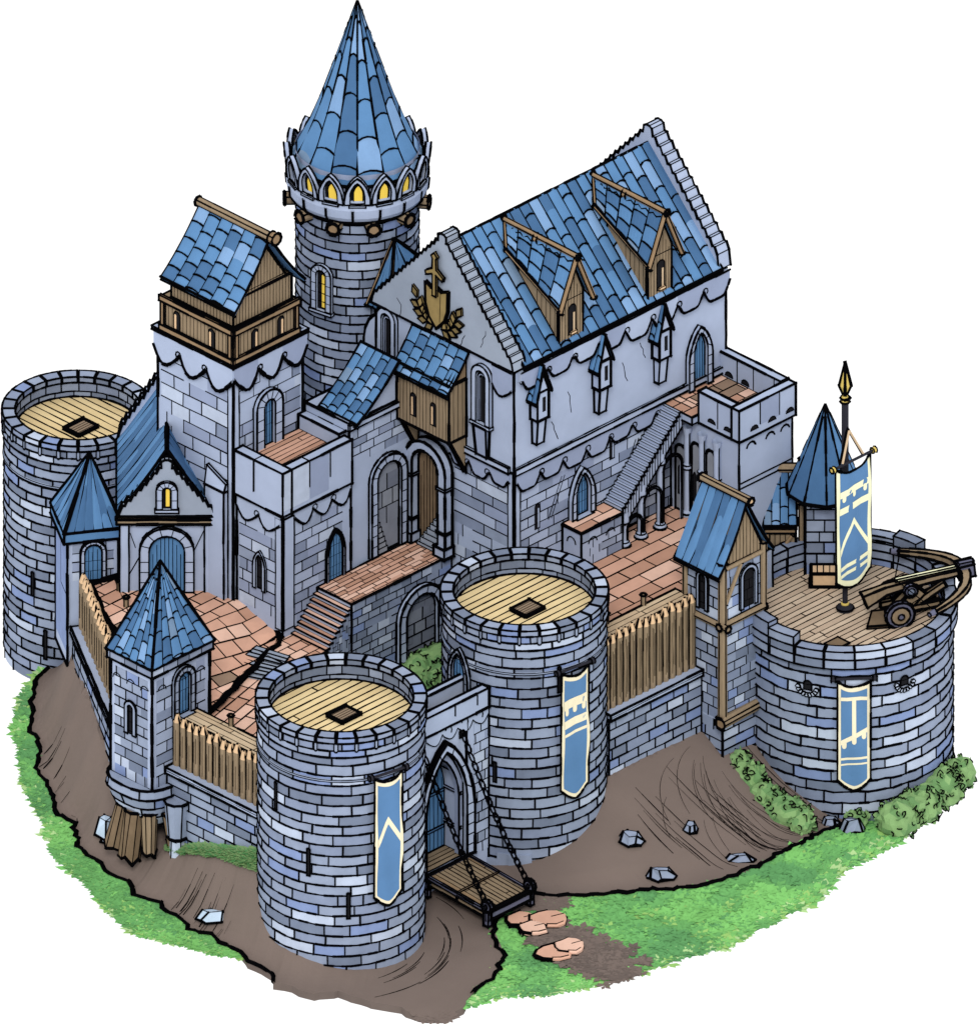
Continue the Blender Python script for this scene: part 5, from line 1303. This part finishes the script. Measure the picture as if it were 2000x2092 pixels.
for i in range(90):
    x, y = px(1040+R_.gauss(0, 20), 1730+R_.gauss(0, 7), -9.5); tuft(m, x, y, -9.5, 'dirt', 1.1, .03)
for i in range(30):
    x, y = px(835+R_.gauss(0, 14), 1946+R_.gauss(0, 5), -9.5); tuft(m, x, y, -9.52, 'dirt', 1.3, .03)
o = m.build('path'); o['kind'] = 'structure'; o['label'] = 'trodden earth path from the drawbridge'

# ------------------------------------------------------------------ bushes
def bush(label, blobs, seed):
    rr = random.Random(seed); m = MB(); c0 = blobs[0]
    for (x, y, z, r) in blobs:
        bm = bmesh.new(); bmesh.ops.create_icosphere(bm, subdivisions=3, radius=1)
        for v in bm.verts:
            n = noise.noise(v.co*2.4+V((x*3, y*3, seed)))+.5*noise.noise(v.co*5+V((seed, x, y)))
            v.co *= r*(1+.22*n)
        for f in bm.faces: m.face([v.co+V((x, y, z)) for v in f.verts], 'bush' if noise.noise(f.calc_center_median()*1.6+V((x, y, z))) > -.12 else 'bush_dark')
        bm.free()
        for i in range(int(60*r)):     # leaf scallops and drawn curls
            d = V((rr.gauss(0, 1), rr.gauss(0, 1), rr.gauss(.2, 1))).normalized(); p = V((x, y, z))+d*r*1.0
            t1 = d.orthogonal().normalized(); t2 = d.cross(t1); L = rr.uniform(.16, .3); a = rr.random()*6.3
            w = t1*math.cos(a)+t2*math.sin(a); h = d*.5+t1*math.sin(a)*.5
            lf = [p-w*L*.6, p+d*L*.25-w*L*.3+h*L*.6, p+d*L*.3+h*L*1.0, p+d*L*.25+w*L*.4+h*L*.5, p+w*L*.6]
            m.face(lf, rr.choice(('bush', 'bush', 'bush_dark')))
            if i % 3 == 0:
                for u, v in zip(lf, lf[1:]): m.seg(u, v, .022)
            if i % 2 == 0:
                P = [p+d*r*.10+(t1*math.cos(a+q*.55)+t2*math.sin(a+q*.55))*.14 for q in range(5)]
                for u, v in zip(P, P[1:]): m.seg(u, v, .022)
    o = m.build('bush', None, (c0[0], c0[1], c0[2]-c0[3]))
    o['label'] = label; o['category'] = 'bush'; o['group'] = 'round green bushes'
def chainb(pts, r0, r1, n, seed):
    rr = random.Random(seed); out = []
    for i in range(n):
        t = i/(n-1)*(len(pts)-1); k_ = min(int(t), len(pts)-2); f = t-k_; a, b = pts[k_], pts[k_+1]
        r = rr.uniform(r0, r1); x = a[0]+(b[0]-a[0])*f; y = a[1]+(b[1]-a[1])*f; z = a[2]+(b[2]-a[2])*f
        out.append((x+rr.uniform(-.15, .15), y+rr.uniform(-.15, .15), z+r*.5, r))
    return out
def g3(x, y, z): a = gpx(x, y, z+9.5); return (a[0], a[1], base(*a)+z+9.5)
bush('green bush between the bare earth slope and the wide bastion', chainb([g3(1412, 1478, -8.2), g3(1440, 1520, -8.9), g3(1490, 1565, -9.4), g3(1530, 1585, -9.5)], .65, .95, 9, 1), 1)
bush('green bush at the outer foot of the bastion, beside only grass', chainb([g3(1710, 1588, -9.5), g3(1760, 1562, -9.4), g3(1805, 1522, -9.3), g3(1832, 1498, -9.2)], .7, 1.0, 9, 2), 2)
bush('tiny green bush among boulders below the bastion banner', chainb([g3(1632, 1575, -9.5), g3(1640, 1577, -9.5)], .4, .5, 2, 3), 3)
bush('green bush in the ditch in front of the bridge arch', chainb([(-3.0, 3.4, -5.4), (-2.0, 3.3, -5.3), (-1.6, 2.2, -5.4), (-2.6, 2.2, -5.5), (-3.4, 1.2, -5.5), (-2.4, .8, -5.6)], .8, 1.05, 8, 4), 4)

# ------------------------------------------------------------------ rocks and path slabs
def rock(label, cx, cy, z, sx, sy, sz, seed, kk='stone_mid', name='rock', cat='rock', group='loose grey rocks on the slope', flat=False, r=.04):
    rr = random.Random(seed); bm = bmesh.new()
    for i in range(10):
        a = 2*PI*i/10+rr.uniform(-.25, .25); q = rr.uniform(.75, 1)
        bm.verts.new((sx*q*math.cos(a), sy*q*math.sin(a), 0 if i % 2 else sz*.2)); 
        if i % 2: bm.verts.new((sx*q*.6*math.cos(a), sy*q*.6*math.sin(a), sz*rr.uniform(.7, 1)))
    bmesh.ops.convex_hull(bm, input=list(bm.verts)); bmesh.ops.dissolve_limit(bm, angle_limit=math.radians(24), verts=bm.verts[:], edges=bm.edges[:])
    x, y = px(cx, cy, z) if z is not None else gpx(cx, cy); z = z if z is not None else base(x, y)
    o = V((x, y, z-.05)); m = MB()
    ct = V((1, -1, 0)).normalized(); fw = V((1, 1, 0)).normalized()
    def tr(co): return o+ct*co.x+fw*co.y+V((0, 0, co.z))
    for f in bm.faces: m.face([tr(v.co) for v in f.verts], kk)
    for e in bm.edges:
        if len(e.link_faces) == 2 and e.calc_face_angle(0) > math.radians(28):
            hor = min(e.verts[0].co.z, e.verts[1].co.z) < sz*.3
            m.line([tr(e.verts[0].co), tr(e.verts[1].co)], r if hor else r*.4)
    bm.free(); ob = m.build(name, None, o); ob['label'] = label; ob['category'] = cat; ob['group'] = group
def on(cx, cy):      # level of the slope seen at that point of the sketch
    z = -9.5
    for i in range(40): x, y = px(cx, cy, z); z = .6*z+.4*hz(x, y)
    return z
for args in (('pale blue rock leaning against the wooden stumps of the corner turret', 205, 1600, .62, .5, 1.1, 11, 'stone_ice'), ('small pale rock before the leaning pale one by the stumps', 212, 1612, .55, .3, .4, 12, 'stone_ice'),
             ('flat pale rock lying alone in the earth before the short palisade', 408, 1760, .95, .55, .55, 13, 'stone_ice'),
             ('slanted grey rock on the slope, closest to the tower beside the gate', 1208, 1612, .75, .5, .6, 14, 'stone_mid'), ('smallest round grey rock, highest on the earth slope by the bastion', 1323, 1590, .45, .35, .45, 15, 'stone_mid'),
             ('wide grey rock low on the earth slope, just above the grass', 1265, 1680, .9, .45, .6, 16, 'stone_mid'), ('flat half buried grey rock on the earth slope below the bush', 1415, 1648, .85, .35, .4, 17, 'stone_mid')):
    rock(args[0], args[1], args[2], on(args[1], args[2]), *args[3:7], kk=args[7])
for a in (('smaller, flatter grey boulder under the bastion banner', 1590, 1578, .6, .45, .45, 21), ('bigger grey boulder under the bastion banner', 1632, 1590, .65, .5, .75, 22)):
    rock(a[0], a[1], a[2], None, a[3], a[4], a[5], a[6], 'stone_mid', 'boulder', 'boulder', 'boulders at the bastion foot')
for a in (('rounded pinkish slab at the left of the upper path group', 1000, 1765, .85, .7, .3, 31, 'brick_mid'), ('pinkish slab at the front middle of the upper path group', 1022, 1783, .75, .6, .34, 32, 'brick_light'), ('large pinkish slab at the right of the upper path group', 1052, 1765, .95, .8, .32, 33, 'brick_mid'),
          ('darker slab at the left of the lower path pair', 1062, 1830, .95, .75, .3, 34, 'brick_mid'), ('lighter pinkish slab at the right of the lower path pair', 1092, 1818, .75, .7, .36, 35, 'brick_light')):
    rr = random.Random(a[6]); x, y = px(a[1], a[2], -9.5); m = MB(); n = 11; P = []
    for i in range(n):
        t = 2*PI*i/n; q = rr.uniform(.86, 1.06)*(1 if i % 4 else .9); P.append((a[3]*q*math.cos(t), a[4]*q*math.sin(t)))
    def sp(u, v, z, f): return V((x+(u+v)*.7071*f, y+(v-u)*.7071*f, -9.6+z))
    lo = [sp(u, v, 0, 1) for u, v in P]; mi = [sp(u, v, a[5]*.75, 1) for u, v in P]; hi = [sp(u, v, a[5], .88) for u, v in P]
    for A, B in ((lo, mi), (mi, hi)):
        for i in range(n): m.face([A[i], A[(i+1) % n], B[(i+1) % n], B[i]], a[7])
    m.face(hi, a[7]); m.line(lo, .07, True); m.line(mi[3:9], .055); m.line([hi[8], hi[9], hi[10]], .02); m.line([hi[1], hi[0]*.6+hi[5]*.4], .018)
    ob = m.build('paving_slab', None, (x, y, -9.6)); ob['label'] = a[0]; ob['category'] = 'paving slab'; ob['group'] = 'broken paving slabs on the path'

# ------------------------------------------------------------------ light, sky, camera
w = bpy.data.worlds.new('World'); sc.world = w; w.use_nodes = True
bg = w.node_tree.nodes['Background']; bg.inputs['Color'].default_value = (1, 1, 1, 1); bg.inputs['Strength'].default_value = 1.15     # even white overcast sky
sd = bpy.data.lights.new('sun', 'SUN'); sd.energy = 1.9; sd.angle = math.radians(14); sd.color = (1, .97, .92)
so = bpy.data.objects.new('sun', sd); COL.objects.link(so)
so.rotation_euler = V((.66, .60, -.80)).to_track_quat('-Z', 'Y').to_euler()
cd = bpy.data.cameras.new('camera'); cam = bpy.data.objects.new('camera', cd); COL.objects.link(cam)
cd.type = 'ORTHO'; cd.ortho_scale = 1962/40.0; cd.clip_start = 1; cd.clip_end = 500
fwd = V((math.sqrt(.5)*math.cos(PI/6), math.sqrt(.5)*math.cos(PI/6), -.5))
a = px(938, 981, 0); cam.location = V((a[0], a[1], 0))-fwd*120
cam.rotation_euler = fwd.to_track_quat('-Z', 'Y').to_euler()
sc.camera = cam
sc.view_settings.view_transform = 'Standard'; sc.view_settings.look = 'None'; sc.view_settings.exposure = 0; sc.view_settings.gamma = 1
sc.cycles.max_bounces = 6; sc.cycles.use_denoising = True; sc.cycles.denoiser = 'OPENIMAGEDENOISE'
